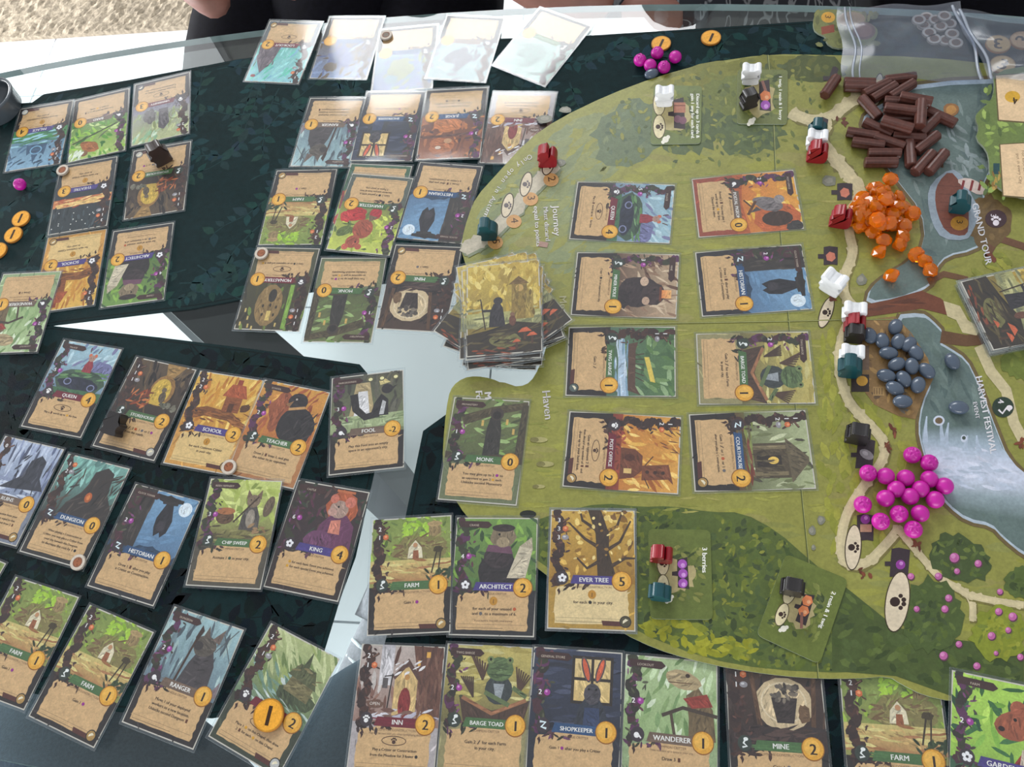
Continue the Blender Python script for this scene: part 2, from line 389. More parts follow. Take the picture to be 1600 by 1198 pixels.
cloth([(-90, 175), (-30, 165), (50, 160), (68, 147), (200, 125), (375, 92), (520, 76), (700, 63), (930, 55), (1040, 48), (1265, 33), (1500, 24), (1720, 60), (1730, 130), (1560, 190), (1250, 330), (960, 395), (700, 430), (540, 450), (375, 468), (300, 482), (83, 508), (-20, 525), (-130, 470)],
      (13, 36, 38), (27, 54, 56), 340, 'dark green leafy tablecloth along the far side of the table', 3)
cloth([(-120, 520), (75, 508), (100, 511), (250, 527), (395, 545), (562, 569), (573, 582), (600, 620), (584, 739), (555, 870), (531, 935), (505, 1020), (440, 1105), (330, 1122), (183, 1112), (60, 1085), (-90, 1050)],
      (12, 36, 38), (6, 21, 24), 260, 'dark green leafy tablecloth at the near left, under upright cards', 5)
cloth([(700, 645), (661, 673), (634, 805), (605, 990), (540, 1230), (800, 1290), (1150, 1300), (1480, 1285), (1720, 1260), (1900, 1050), (1800, 800), (1300, 700), (1000, 660), (800, 640)],
      (11, 34, 37), (6, 21, 25), 240, 'dark green leafy tablecloth under the game board and near right cards', 9)

# ================================================================== PEOPLE
def skin_obj(name, chains, m, parent, sub=2, root=0):
    """chains: list of [(x,y,z,r),...]; equal points are joined"""
    vs, es, rs = [], [], []
    def idx(p):
        for i, q in enumerate(vs):
            if (Vector(q)-Vector(p[:3])).length < 1e-4: return i
        vs.append(tuple(p[:3])); rs.append(p[3]); return len(vs)-1
    for ch in chains:
        ids = [idx(p) for p in ch]
        for a, b in zip(ids, ids[1:]): es.append((a, b))
    me = bpy.data.meshes.new(name); me.from_pydata(vs, es, []); o = bpy.data.objects.new(name, me); C.objects.link(o); o.parent = parent
    md = o.modifiers.new('skin', 'SKIN'); md.use_smooth_shade = True
    for i, sv in enumerate(me.skin_vertices[0].data): sv.radius = (rs[i], rs[i]); sv.use_root = (i == root)
    sd = o.modifiers.new('sub', 'SUBSURF'); sd.levels = sub; sd.render_levels = sub
    me.materials.append(m); return o
def hand_chains(wx, wy, wz, dx, dy, dz, sx, sy, curl, side):
    """palm and five fingers from a wrist; d = pointing direction, s = sideways direction"""
    d = Vector((dx, dy, dz)).normalized(); s = Vector((sx, sy, 0)).normalized()*side; n = Vector((0, 0, -1)); w = Vector((wx, wy, wz)); out = []
    palm = w+d*.045
    out.append([(*w, .022), (*palm, .026), (*(w+d*.08), .022)])
    for k, (off, ln) in enumerate(((-.028, .070), (-.010, .080), (.010, .076), (.027, .058))):
        a = w+d*.075+s*off; b = a+d*ln*.45+n*.006; c = b+d*ln*.28*math.cos(curl)+n*ln*.28*math.sin(curl); e = c+d*ln*.2*math.cos(curl*1.8)+n*ln*.2*math.sin(curl*1.8)
        out.append([(*a, .0105), (*b, .0095), (*c, .0088), (*e, .0075)])
    a = w+d*.025-s*.026; b = a-s*.018+d*.028; c = b+d*.026+n*.006
    out.append([(*a, .012), (*b, .011), (*c, .009)])
    return out
def person(loc, rz, label, cloth_m, cloth_name, arm, skirt, hairlen):
    """seated figure; local +y faces the table, origin on the floor under the hips"""
    o = empty('person', loc, rz); tag(o, label, 'person')
    hip = (0, 0, .55, .135)
    core = [hip, (0, -.06, .70, .125), (0, -.14, .85, .135), (0, -.17, .93, .11), (0, -.17, 1.00, .055), (0, -.15, 1.05, .052), (0, -.13, 1.115, .085), (0, -.13, 1.195, .088), (0, -.135, 1.255, .06)]
    body = [core]; lap = [(hip[0], hip[1], hip[2], hip[3]+.012), (0, .20, .535, .13), (0, .40, .52, .10)]; cl = [lap]+[[(*p[:3], p[3]+.012) for p in core[:4]]]
    for s in (-1, 1):
        leg = [hip, (s*.10, .06, .53, .092), (s*.115, .40, .53, .066), (s*.115, .40, .30, .052), (s*.115, .26, .10, .038), (s*.115, .30, .05, .038), (s*.115, .38, .038, .03)]
        body.append(leg)
        if skirt: cl.append([(hip[0], hip[1], hip[2], hip[3]+.012)]+[(s*.10, .08, .54, .125), (s*.10, .26, .535, .115), (s*.11, .42, .52, .095), (s*.11, .45, .40, .085)])
        else: cl.append([(hip[0], hip[1], hip[2], hip[3]+.012)]+[(p[0]*1.25, p[1], p[2], p[3]+.026) for p in leg[1:4]]+[(p[0]*1.25, p[1], p[2], p[3]+.01) for p in leg[4:]])
        ar = arm[s]; sh = (s*.18, -.15, .91, .062)
        body.append([(*core[3][:3], core[3][3]), sh, ar[0]+(.047,), ar[1]+(.031,)])
        cl.append([(core[3][0], core[3][1], core[3][2], core[3][3]+.012), (s*.18, -.15, .91, .074), tuple(Vector(ar[0])*.55+Vector(sh[:3])*.45)+(.062,)])
    b = skin_obj('body', body, M['skin'], o)
    for s in (-1, 1):
        e, w = Vector(arm[s][0]), Vector(arm[s][1]); d = (w-e).normalized(); sd = Vector((-d.y, d.x, 0))
        skin_obj('hand', hand_chains(*w, *d, sd.x, sd.y, .7, s), M['skin'], o, 1)
    skin_obj(cloth_name, cl, cloth_m, o)
    # head details
    skin_obj('nose', [[(0, -.052, 1.175, .012), (0, -.032, 1.15, .014)]], M['skin'], b, 1)
    for s in (-1, 1):
        bm = bmesh.new(); bmesh.ops.create_uvsphere(bm, u_segments=10, v_segments=8, radius=.013, matrix=Matrix.Translation((s*.034, -.058, 1.19))); mesh_obj('eye', bm, M['lace'], b, True)
        bm = bmesh.new(); bmesh.ops.create_uvsphere(bm, u_segments=10, v_segments=8, radius=.028, matrix=Matrix.Translation((s*.095, -.135, 1.17)) @ Matrix.Diagonal((.4, .8, 1.2, 1))); mesh_obj('ear', bm, M['skin'], b, True)
    skin_obj('hair', [[(0, -.11, 1.245, .07), (0, -.18, 1.23, .085), (0, -.21, 1.165, .08), (0, -.21, 1.165-hairlen, .06)]], M['hair'], o, 2)
    return o
fm = bpy.data.materials.new('navy_leaf_print'); fm.use_nodes = True; nt = fm.node_tree; b_ = nt.nodes['Principled BSDF']; b_.inputs['Roughness'].default_value = .85
tc = nt.nodes.new('ShaderNodeTexCoord'); mp = nt.nodes.new('ShaderNodeMapping'); mp.inputs['Scale'].default_value = (26, 9, 26); mp.inputs['Rotation'].default_value = (0, 0, .6)
nz = nt.nodes.new('ShaderNodeTexNoise'); nz.inputs['Scale'].default_value = 1.3; nz.inputs['Detail'].default_value = 1.5; nz.inputs['Distortion'].default_value = 1.8
rp = nt.nodes.new('ShaderNodeValToRGB'); el = rp.color_ramp.elements; el[0].position = .0; el[0].color = lin((10, 14, 24)); el[1].position = .50; el[1].color = lin((10, 14, 24))
for p, c in ((.52, (104, 106, 108)), (.555, (104, 106, 108)), (.575, (10, 14, 24))): e = el.new(p); e.color = lin(c)
nt.links.new(tc.outputs['Object'], mp.inputs[0]); nt.links.new(mp.outputs[0], nz.inputs['Vector']); nt.links.new(nz.outputs['Fac'], rp.inputs['Fac']); nt.links.new(rp.outputs['Color'], b_.inputs['Base Color'])
def at_edge(px, py, back): return at(px, py, 0)+E2*back
q = at_edge(395, 46, .50); 
person((q.x, q.y, FLZ), TA+math.pi, 'person in black clothes seated at the far edge, forearms resting in lap', M['black'], 'black_clothes',
       {1: ((.26, .29, .73), (.15, .355, .70)), -1: ((-.20, .33, .73), (-.06, .365, .71))}, False, .06)
q = at_edge(1100, 9, .44)
person((q.x, q.y, FLZ), TA+math.pi, 'person in dark navy leaf-print dress seated at the far edge', fm, 'patterned_dress',
       {1: ((.21, .33, .71), (.09, .36, .68)), -1: ((-.22, .20, .74), (-.10, .30, .70))}, True, .25)
ch = empty('chair', uv(.545, 1.02, FLZ), TA); tag(ch, 'black upholstered chair at the far right corner behind the clear bags', 'chair')
bm = bmesh.new(); box(bm, -.24, .24, -.30, .20, .40, .50); bmesh.ops.bevel(bm, geom=bm.edges[:], offset=.03, segments=3); mesh_obj('seat', bm, M['black'], ch, True)
bm = bmesh.new(); box(bm, -.23, .23, .19, .26, .52, .98); bmesh.ops.bevel(bm, geom=bm.edges[:], offset=.03, segments=3); mesh_obj('backrest', bm, M['black'], ch, True)
for sx in (-.2, .2):
    for sy in (-.22, .2): bm = bmesh.new(); box(bm, sx-.016, sx+.016, sy-.016, sy+.016, .0005, .41 if sy < 0 else .8); mesh_obj('leg', bm, M['base'], ch)
# the photographer's legs under the near edge of the glass
ph = empty('person', (0, 0, FLZ)); tag(ph, 'photographer in blue grey jeans, knees under the near edge of glass', 'person')
def Lz(px, py, z): v = at(px, py, z); return (v.x, v.y, v.z-FLZ)
def leg(pxk, pyk, pxf, pyf, hipx, hipy, off):
    k = Lz(pxk, pyk, -.20); f = Lz(pxf, pyf, -.62)
    return [(hipx, hipy, .54, .10), ((hipx+k[0])/2, (hipy+k[1])/2, .545, .086), (*k, .068), ((k[0]*.5+f[0]*.5), (k[1]*.5+f[1]*.5), .33, .056), (*f, .042)]
skin_obj('jeans', [leg(495, 1190, 650, 1030, -.02, -.26, 0), [(-.02, -.26, .54, .10), (-.14, -.28, .56, .13), (-.28, -.24, .54, .11)],
    [(-.28, -.24, .54, .11), (*Lz(250, 1280, -.14), .095), (*Lz(110, 1160, -.14), .085), (*Lz(10, 1110, -.22), .07), (*Lz(0, 1090, -.40), .055), (*Lz(0, 1060, -.62), .042)]], M['jeans'], ph, root=5)
def shoe(px, py, dirpx, m, label):
    a = at(px, py, FLZ+.04); b = at(*dirpx, FLZ+.04); d = (b-a).normalized(); o = empty('shoe', (a.x, a.y, FLZ), math.atan2(d.y, d.x)); tag(o, label, 'shoe')
    skin_obj('upper', [[(-.13, 0, .06, .045), (-.05, 0, .058, .046), (.04, 0, .045, .044), (.12, 0, .034, .034)], [(-.13, 0, .06, .045), (-.12, 0, .12, .042)]], m, o)
    bm = prism(smooth_poly([(-.18, -.03), (-.18, .03), (-.05, .042), (.06, .05), (.15, .03), (.165, 0), (.15, -.03), (.06, -.05), (-.05, -.042)], 2), .001, .022)
    mesh_obj('sole', bm, M['lace'], o)
    for k in range(4):
        x = -.045+k*.024; z = .108-k*.010
        skin_obj('lace', [[(x, -.034, z-.02, .003), (x+.004, -.014, z-.006, .003), (x+.006, .014, z-.006, .003), (x+.010, .034, z-.02, .003)]], M['lace'], o, 1)
shoe(572, 1062, (528, 1150), M['shoe'], 'pale grey laced shoe under the glass beside the near cards')
# dark cup lid at the left edge
p = at(2, 172, 0); cup = empty('cup', (p.x, p.y, 0)); tag(cup, 'dark smoky round cup standing at the left edge of the far cloth', 'cup')
def lathe(prof, n=40):
    bm = bmesh.new(); rows = [[bm.verts.new((r*math.cos(2*math.pi*i/n), r*math.sin(2*math.pi*i/n), z)) for i in range(n)] for r, z in prof]
    for a, b in zip(rows, rows[1:]):
        for i in range(n): bm.faces.new((a[i], a[(i+1) % n], b[(i+1) % n], b[i]))
    bm.faces.new(rows[0][::-1]); bm.faces.new(rows[-1]); return bm
mesh_obj('cup_body', lathe([(.024, 0), (.0255, .002), (.027, .018), (.0275, .020), (.0275, .022), (.0245, .022), (.024, .016), (.0235, .008)]), M['smoke'], cup, True)

# ================================================================== CARDS
CW, CH = 63.0, 88.0
def ccl(x, y):
    x = min(max(x, 0), CW); y = min(max(y, 0), CH); r = 3.0
    for cx, cy, sx, sy in ((r, r, -1, -1), (CW-r, r, 1, -1), (r, CH-r, -1, 1), (CW-r, CH-r, 1, 1)):
        if (x-cx)*sx > 0 and (y-cy)*sy > 0:
            d = math.hypot(x-cx, y-cy)
            if d > r: return cx+(x-cx)/d*r, cy+(y-cy)/d*r
    return x, y
CX = lambda x, y: ((x-CW/2)/1000, (y-CH/2)/1000)
PARCH = (208, 172, 124)
GRN, PUR, RED, BLU, TAN = (74, 108, 64), (74, 62, 128), (112, 34, 48), (46, 78, 118), (112, 92, 78)
DARK = (44, 38, 38)
INK = (58, 42, 32)
# ---- simple picture fields (plain stand-ins, colour patches only)
def hills(P, y, amp, col, seed=0):
    r = random.Random(seed); pts = [(0, 33)]+[(x, y+amp*math.sin(x*.13+seed)+r.uniform(-amp, amp)*.4) for x in range(0, 64, 4)]+[(63, y), (63, 33)]; P.poly(pts, col)
def leaves(P, n, x0, y0, x1, y1, cols, l=7, w=2.4): P.S(n, x0, y0, x1, y1, cols, l, w, 0, 180, 14)
def critter(P, x, y, h, body, head, belly=None, ear=None, ears='round'):
    """plain upright animal shape"""
    P.poly([(x-h*.26, y), (x+h*.26, y), (x+h*.24, y+h*.35), (x+h*.12, y+h*.62), (x-h*.12, y+h*.62), (x-h*.24, y+h*.35)], body)
    if belly: P.E(x, y+h*.3, h*.12, h*.24, belly)
    e = ear or head
    for s in (-1, 1):
        if ears == 'round': P.E(x+s*h*.15, y+h*.9, h*.09, h*.1, e)
        elif ears == 'long': P.E(x+s*h*.13, y+h*1.12, h*.06, h*.24, e, a=-s*14)
        elif ears == 'point': P.poly([(x+s*h*.04, y+h*.86), (x+s*h*.2, y+h*.8), (x+s*h*.19, y+h*1.06)], e)
    P.E(x, y+h*.75, h*.18, h*.17, head); P.E(x-h*.07, y+h*.78, h*.02, h*.02, (15, 12, 12), 6); P.E(x+h*.07, y+h*.78, h*.02, h*.02, (15, 12, 12), 6)
def a_farm(P):
    P.R(0, 33, 63, 88, (150, 150, 84), (128, 148, 74)); leaves(P, 90, 0, 55, 63, 88, [(118, 136, 64), (96, 116, 56), (160, 190, 70), (142, 160, 84)])
    leaves(P, 26, 26, 72, 46, 88, [(172, 208, 70), (150, 190, 60)], 8, 3); P.B(50, 76, 5, 8, (150, 128, 88)); P.E(50, 82, 6, 2.2, (176, 150, 104))
    P.B(38, 63, 21, 11, (134, 124, 76)); P.S(40, 20, 58, 58, 74, [(150, 150, 84), (128, 128, 70), (120, 96, 66)], 8, 1.6, 20, 50)
    P.poly([(29, 56), (41, 56), (40, 64), (35, 70), (30, 64)], (222, 212, 180)); P.poly([(33, 55), (38, 55), (37.5, 62), (33.5, 62)], (150, 92, 60)); P.E(35, 66, 1.8, 1.8, (190, 140, 100))
    P.R(0, 38, 63, 55, (176, 128, 84), (206, 190, 120)); P.S(36, 2, 40, 62, 55, [(214, 200, 130), (196, 160, 104), (166, 116, 76)], 14, 2, -4, 8)
    P.L([(52, 61), (48, 44)], 1.2, (60, 50, 38)); P.L([(55, 60), (53, 44)], 1, (60, 50, 38)); P.B(53, 62, 4, 2.4, (70, 60, 40)); leaves(P, 18, 44, 36, 63, 48, [(58, 74, 46), (44, 60, 40)], 8, 2.6)
def a_palace(P):
    P.R(0, 33, 63, 88, (78, 116, 136), (136, 174, 198)); P.R(0, 33, 63, 50, (60, 130, 80), (90, 150, 90)); P.S(50, 0, 36, 63, 56, [(70, 140, 84), (160, 206, 222), (44, 104, 84)], 16, 2, 0, 10)
    P.S(50, 0, 54, 63, 88, [(70, 106, 136), (130, 168, 194), (46, 74, 98)], 9, 2.4, 60, 60); P.poly([(20, 56), (44, 56), (42, 70), (37, 66), (33, 82), (28, 66), (22, 72)], (58, 88, 116)); P.ring(32, 64, 7, 6, 1.4, (120, 170, 200))
def a_bard(P):
    P.R(0, 33, 63, 88, (86, 130, 58), (176, 200, 110)); leaves(P, 80, 0, 33, 63, 88, [(150, 196, 70), (100, 160, 60), (206, 226, 150), (60, 120, 50)], 11, 3.4)
    P.L([(10, 46), (60, 64)], 2, (70, 78, 52)); P.B(40, 72, 12, 7, (168, 104, 58), .12, a=-30); P.poly([(32, 64), (14, 48), (28, 58)], (96, 100, 84)); P.E(46, 80, 4.5, 4, (130, 90, 60)); P.S(16, 48, 76, 63, 88, [(226, 236, 214)], 9, 3, 40, 20)
def a_univ(P):
    P.R(0, 33, 63, 88, (120, 118, 132), (186, 192, 140)); P.R(0, 33, 63, 46, (104, 102, 120), (140, 136, 150)); P.S(60, 0, 48, 63, 88, [(196, 204, 150), (150, 160, 110), (170, 190, 150)], 12, 3, 70, 40)
    P.poly([(24, 44), (34, 44), (34, 70), (28, 74), (22, 66)], (98, 92, 96)); P.B(44, 52, 7, 10, (110, 106, 104)); P.ring(16, 56, 7, 7, 1.3, (132, 140, 96)); P.S(20, 30, 74, 63, 88, [(150, 190, 150), (210, 226, 200)], 9, 2.6, 60, 30)
def a_store(P):
    P.R(0, 33, 63, 88, (48, 38, 34), (92, 76, 60)); P.S(50, 0, 40, 63, 88, [(60, 48, 42), (104, 84, 60), (40, 32, 32)], 14, 3, 80, 40); P.poly([(34, 88), (54, 88), (46, 76), (38, 76)], (160, 126, 76))
    P.E(40, 62, 12, 15, (150, 112, 64)); P.E(39, 61, 9.5, 12.5, (206, 172, 74)); P.R(30, 48, 48, 52, (206, 172, 74)); P.B(43, 56, 3.4, 6, (92, 80, 66)); P.E(42, 63, 2.4, 2.4, (110, 96, 78))
    P.S(30, 12, 44, 32, 60, [(150, 74, 44), (190, 110, 60), (120, 56, 40)], 7, 2, 40, 60); P.S(16, 44, 44, 62, 52, [(120, 116, 100), (86, 84, 70)], 5, 3, 0, 90)
def a_theatre(P):
    P.R(0, 33, 63, 88, (54, 60, 66), (44, 54, 58)); P.R(0, 46, 63, 56, (190, 110, 70), (214, 140, 90)); P.poly([(4, 47), (60, 52), (60, 57), (6, 55)], (230, 190, 120)); P.S(20, 4, 46, 60, 58, [(180, 86, 60), (240, 206, 140)], 12, 1.8, 5, 10)
    P.S(40, 0, 58, 63, 88, [(62, 74, 80), (36, 46, 50)], 10, 2.2, 90, 15)
    for k in range(16): P.E(P.r.uniform(16, 60), P.r.uniform(60, 86), .7, .7, (226, 226, 220), 6)
def a_school(P):
    P.R(0, 33, 63, 88, (196, 138, 54), (222, 178, 84)); P.S(70, 0, 40, 63, 88, [(226, 180, 80), (206, 146, 56), (186, 120, 48), (240, 204, 110)], 12, 3, 80, 30)
    P.L([(2, 46), (20, 52), (44, 50), (63, 40)], 10, (128, 78, 40), 7); P.S(26, 2, 42, 62, 54, [(100, 58, 32), (160, 100, 52)], 12, 1.4, -8, 14); P.poly([(34, 54), (50, 54), (50, 70), (34, 70)], (140, 80, 46)); P.poly([(30, 68), (54, 68), (49, 80), (36, 80)], (166, 84, 50)); P.R(40, 80, 45, 85, (150, 66, 44)); P.R(39, 54, 44, 62, (84, 48, 32)); P.B(55, 60, 5, 3.4, (90, 58, 36), a=30)
def a_arch(P):
    P.R(0, 33, 63, 88, (86, 110, 58), (116, 152, 76)); leaves(P, 60, 0, 33, 63, 88, [(84, 120, 60), (140, 180, 80), (60, 84, 52)], 12, 3)
    P.B(35, 46, 17, 15, (46, 40, 42), .08); P.B(34, 58, 11, 9, (58, 48, 50), .08); P.poly([(24, 62), (45, 60), (43, 66), (26, 67)], (110, 74, 92)); P.B(37, 73, 10, 8, (132, 116, 92), .06); P.E(37, 69, 5, 4, (160, 142, 112)); P.E(37, 80, 9, 3, (56, 46, 44)); P.E(34, 75, 1, 1, (16, 14, 14), 6)
    P.poly([(41, 42), (55, 42), (60, 64), (50, 66)], (204, 192, 166)); P.L([(45, 48), (53, 58)], .5, (150, 138, 116)); P.poly([(50, 66), (60, 64), (59, 73)], (176, 164, 140))
def a_wander(P):
    P.R(0, 33, 63, 88, (150, 176, 120), (176, 196, 146)); P.S(60, 0, 36, 63, 88, [(196, 216, 170), (140, 166, 110), (120, 150, 96), (214, 226, 196)], 14, 3.4, 70, 30)
    P.poly([(44, 36), (62, 36), (60, 56), (50, 70), (42, 64), (44, 50)], (112, 94, 66)); P.poly([(40, 62), (56, 66), (60, 58), (46, 56)], (146, 60, 50)); P.B(40, 74, 12, 6, (176, 156, 118), .06, a=-12); P.E(43, 77, 1.6, 1.4, (60, 44, 34)); P.L([(30, 72), (46, 72)], .7, (110, 84, 60)); P.L([(26, 50), (40, 56), (63, 52)], 2.4, (70, 58, 48)); P.L([(32, 52), (35, 36)], 2, (80, 66, 52))
def a_look(P):
    P.R(0, 33, 63, 88, (110, 190, 176), (150, 206, 214)); P.S(50, 14, 36, 63, 88, [(96, 196, 170), (150, 214, 210), (120, 180, 200)], 14, 3, 60, 20); P.poly([(36, 36), (62, 36), (58, 60), (50, 76), (40, 60)], (104, 92, 100)); P.S(30, 38, 36, 60, 70, [(84, 74, 84), (130, 116, 120)], 8, 1.6, 70, 30); P.B(56, 80, 3, 2, (150, 60, 60))
def a_misc(c1, c2, c3):
    def f(P):
        P.R(0, 33, 63, 88, c1, c2); P.S(60, 0, 36, 63, 88, [c1, c2, c3], 13, 3.4, 40, 60); P.B(36, 60, 14, 16, c3, .2); P.B(44, 72, 7, 7, c1, .2)
    return f
def a_ranger(P):
    P.R(0, 33, 63, 88, (104, 122, 134), (160, 192, 196)); P.S(60, 0, 40, 63, 88, [(140, 168, 172), (172, 196, 194), (112, 132, 138), (86, 98, 106)], 16, 3, 85, 14); P.L([(50, 80), (63, 62)], .8, (80, 84, 86)); P.L([(48, 66), (60, 86)], .8, (90, 94, 96))
    P.poly([(26, 33), (54, 33), (52, 56), (47, 66), (36, 66), (31, 54)], (72, 66, 68)); P.B(38, 68, 10, 8, (92, 84, 76), .06); P.poly([(34, 74), (40, 74), (36, 83)], (98, 86, 78)); P.poly([(42, 74), (49, 72), (50, 84)], (110, 94, 86)); P.E(33, 67, 4, 3.4, (60, 54, 54)); P.L([(25, 34), (30, 76)], 1.8, (70, 50, 42)); P.poly([(30, 68), (33, 78), (30, 82), (28, 72)], (64, 46, 40)); P.poly([(56, 36), (62, 48), (63, 36)], (130, 114, 118))
def a_shop(P):
    P.R(0, 33, 63, 88, (40, 44, 58), (58, 64, 84)); P.S(50, 0, 36, 63, 88, [(52, 58, 76), (66, 72, 94), (40, 42, 54)], 16, 3, 2, 6); P.R(28, 52, 57, 84, (50, 42, 38)); P.R(30, 54, 55, 82, (214, 184, 120), (222, 196, 140)); P.R(41.5, 53, 43.5, 83, (52, 44, 40)); P.R(29, 67.5, 56, 69.5, (52, 44, 40))
    P.poly([(30, 34), (56, 34), (52, 50), (48, 56), (38, 56), (34, 50)], (52, 56, 66)); P.poly([(37, 34), (49, 34), (48, 50), (38, 50)], (54, 66, 96)); P.E(43, 59, 6, 7, (76, 72, 78)); 
    for s in (-1, 1): P.E(43+s*5, 75, 2.8, 9, (84, 74, 76), a=-s*16); P.E(43+s*5, 75, 1.7, 7.6, (206, 96, 64), a=-s*16); P.E(43+s*2.6, 62, .9, .9, (14, 12, 14), 6)
def a_judge(P):
    P.R(0, 33, 63, 88, (96, 60, 52), (150, 92, 62)); P.S(60, 0, 36, 63, 88, [(120, 72, 56), (190, 120, 70), (80, 56, 56), (166, 100, 62)], 10, 2.6, 40, 80); P.B(36, 46, 14, 9, (190, 116, 66)); P.poly([(12, 56), (60, 60), (60, 63), (12, 59)], (104, 70, 60)); P.B(40, 72, 12, 10, (176, 106, 66)); P.E(43, 74, 3, 2, (220, 200, 180)); P.E(34, 66, 4, 3, (196, 150, 110))
def a_inn(P):
    P.R(0, 33, 63, 88, (150, 118, 106), (190, 176, 168)); P.S(60, 0, 40, 63, 88, [(150, 112, 96), (96, 66, 56), (204, 196, 190), (120, 84, 72)], 14, 3, 80, 30); P.poly([(50, 40), (63, 40), (63, 88), (40, 88)], (104, 70, 58)); P.S(24, 42, 42, 63, 88, [(84, 54, 46), (126, 90, 74)], 14, 2, 85, 15)
    P.R(50, 80, 53, 84, (224, 170, 80)); P.R(44, 74, 46, 78, (224, 170, 80)); P.R(16, 60, 26, 88, (216, 212, 212), (190, 186, 190)); P.poly([(28, 40), (45, 40), (45, 66), (37, 76), (28, 66)], (206, 176, 120)); P.poly([(26, 66), (37, 79), (47, 66), (45, 64), (37, 74), (28, 64)], (92, 66, 58)); P.S(10, 26, 66, 48, 78, [(230, 226, 226)], 6, 1.6, 40, 20); P.E(36.5, 48, 4.6, 11, (128, 44, 44)); P.E(37, 66, 2, 2, (190, 140, 80)); P.L([(24, 42), (26, 68)], 1, (50, 40, 38)); P.L([(20, 66), (27, 67)], .8, (50, 40, 38)); P.R(19, 58, 23, 65, (92, 86, 86)); P.S(24, 8, 36, 60, 44, [(222, 220, 226), (180, 176, 190), (120, 86, 76)], 10, 2.4, 10, 20); P.B(15, 47, 7, 3, (110, 80, 66)); P.T('OPEN', 15, 46.2, 3, (226, 216, 206))
def a_harv(P):
    P.R(0, 33, 63, 88, (120, 126, 66), (196, 206, 96)); leaves(P, 60, 0, 40, 63, 88, [(206, 216, 96), (150, 166, 70), (96, 116, 60)], 12, 3); P.B(46, 46, 12, 8, (176, 44, 46)); P.B(54, 50, 6, 6, (196, 60, 60)); P.E(26, 44, 6, 7, (176, 48, 56)); P.E(34, 62, 10, 11, (166, 84, 62)); P.E(40, 77, 7, 7, (170, 86, 66)); P.E(46, 83, 3.4, 3.4, (190, 92, 76)); P.E(33, 82, 3.2, 3.2, (180, 88, 70)); P.E(37, 77, 1, 1, (20, 14, 12), 6); P.B(52, 66, 8, 5, (96, 112, 60), .1, a=30); P.poly([(22, 48), (32, 46), (30, 54)], (120, 96, 76))
def a_hist(P):
    P.R(0, 33, 63, 88, (84, 114, 146), (124, 164, 196)); P.S(24, 22, 44, 63, 88, [(104, 142, 176), (116, 154, 188)], 16, 3, 20, 20, 5); P.R(0, 33, 23, 88, (54, 48, 46), (62, 56, 52)); P.S(26, 0, 40, 24, 88, [(48, 42, 42), (70, 62, 56)], 16, 2.4, 88, 8); hills(P, 40, 2.5, (44, 66, 90), 3); P.E(54, 78, 6, 6, (224, 236, 244), 20)
    P.poly([(36, 80), (42, 80), (47, 66), (46, 56), (42, 51), (40, 55), (36, 51), (33, 58), (32, 66)], (40, 38, 44)); P.B(38, 82, 10, 4, (46, 42, 42)); P.E(39, 60, 4, 4.4, (58, 54, 60)); P.L([(24, 84), (50, 83)], 3, (42, 38, 38))
def a_monast(P):
    P.R(0, 33, 63, 88, (70, 68, 44), (66, 60, 46)); P.S(50, 0, 36, 63, 88, [(84, 80, 50), (56, 52, 40), (110, 130, 60)], 14, 3, 85, 20); P.R(15, 40, 19, 86, (130, 166, 72)); P.E(36, 62, 13, 22, (140, 114, 72)); P.S(20, 26, 46, 46, 80, [(160, 132, 86), (120, 96, 62)], 7, 1.6, 80, 20); P.E(34, 52, 4, 7, (52, 46, 40)); P.R(32, 68, 36, 78, (214, 186, 110)); 
    for x, y in ((29, 72), (40, 72), (28, 64), (41, 63), (34, 62)): P.E(x, y, 1.1, 1.8, (56, 46, 38), 8)
    for x, y in ((52, 74), (56, 66), (50, 82), (58, 80), (24, 80), (46, 84)): P.R(x, y, x+1.6, y+4, (206, 180, 110))
def a_monk(P):
    P.R(0, 33, 63, 88, (86, 96, 58), (112, 118, 76)); P.S(60, 8, 36, 63, 88, [(130, 160, 86), (96, 112, 64), (150, 176, 110), (80, 86, 58)], 12, 3.2, 10, 40); P.L([(10, 68), (36, 78), (63, 84)], 9, (84, 74, 54), 6); P.poly([(30, 36), (44, 36), (43, 62), (41, 72), (33, 72), (31, 62)], (54, 50, 46)); P.E(38, 75, 5.5, 5.5, (70, 60, 54)); P.E(38, 74, 3.6, 3.6, (44, 38, 36)); P.poly([(56, 36), (63, 36), (63, 84), (58, 84)], (74, 66, 50)); hills(P, 39, 1.5, (72, 62, 48), 2)
    for x, y in ((26, 64), (46, 66), (52, 58)): P.R(x, y, x+2, y+5, (206, 170, 96))
def a_mine(P):
    P.R(0, 33, 63, 88, (52, 40, 38), (74, 56, 48)); P.S(40, 0, 36, 63, 88, [(60, 46, 42), (92, 70, 58), (42, 34, 34)], 14, 2.6, 60, 50); P.E(37, 62, 19, 17, (206, 184, 146)); P.ring(37, 63, 15, 13, 1, (224, 206, 172)); P.poly([(29, 66), (46, 66), (43, 50), (32, 50)], (56, 46, 44)); P.S(26, 30, 64, 46, 74, [(92, 84, 76), (66, 58, 54), (120, 108, 94)], 4.5, 3.4, 0, 90); P.B(50, 56, 4, 6, (112, 86, 62)); P.L([(16, 86), (21, 46)], 3, (92, 66, 48)); P.L([(58, 86), (55, 46)], 3, (92, 66, 48)); hills(P, 46, 2, (58, 44, 42), 5); P.S(20, 10, 36, 60, 48, [(84, 64, 58), (46, 36, 36)], 14, 2, 10, 20)
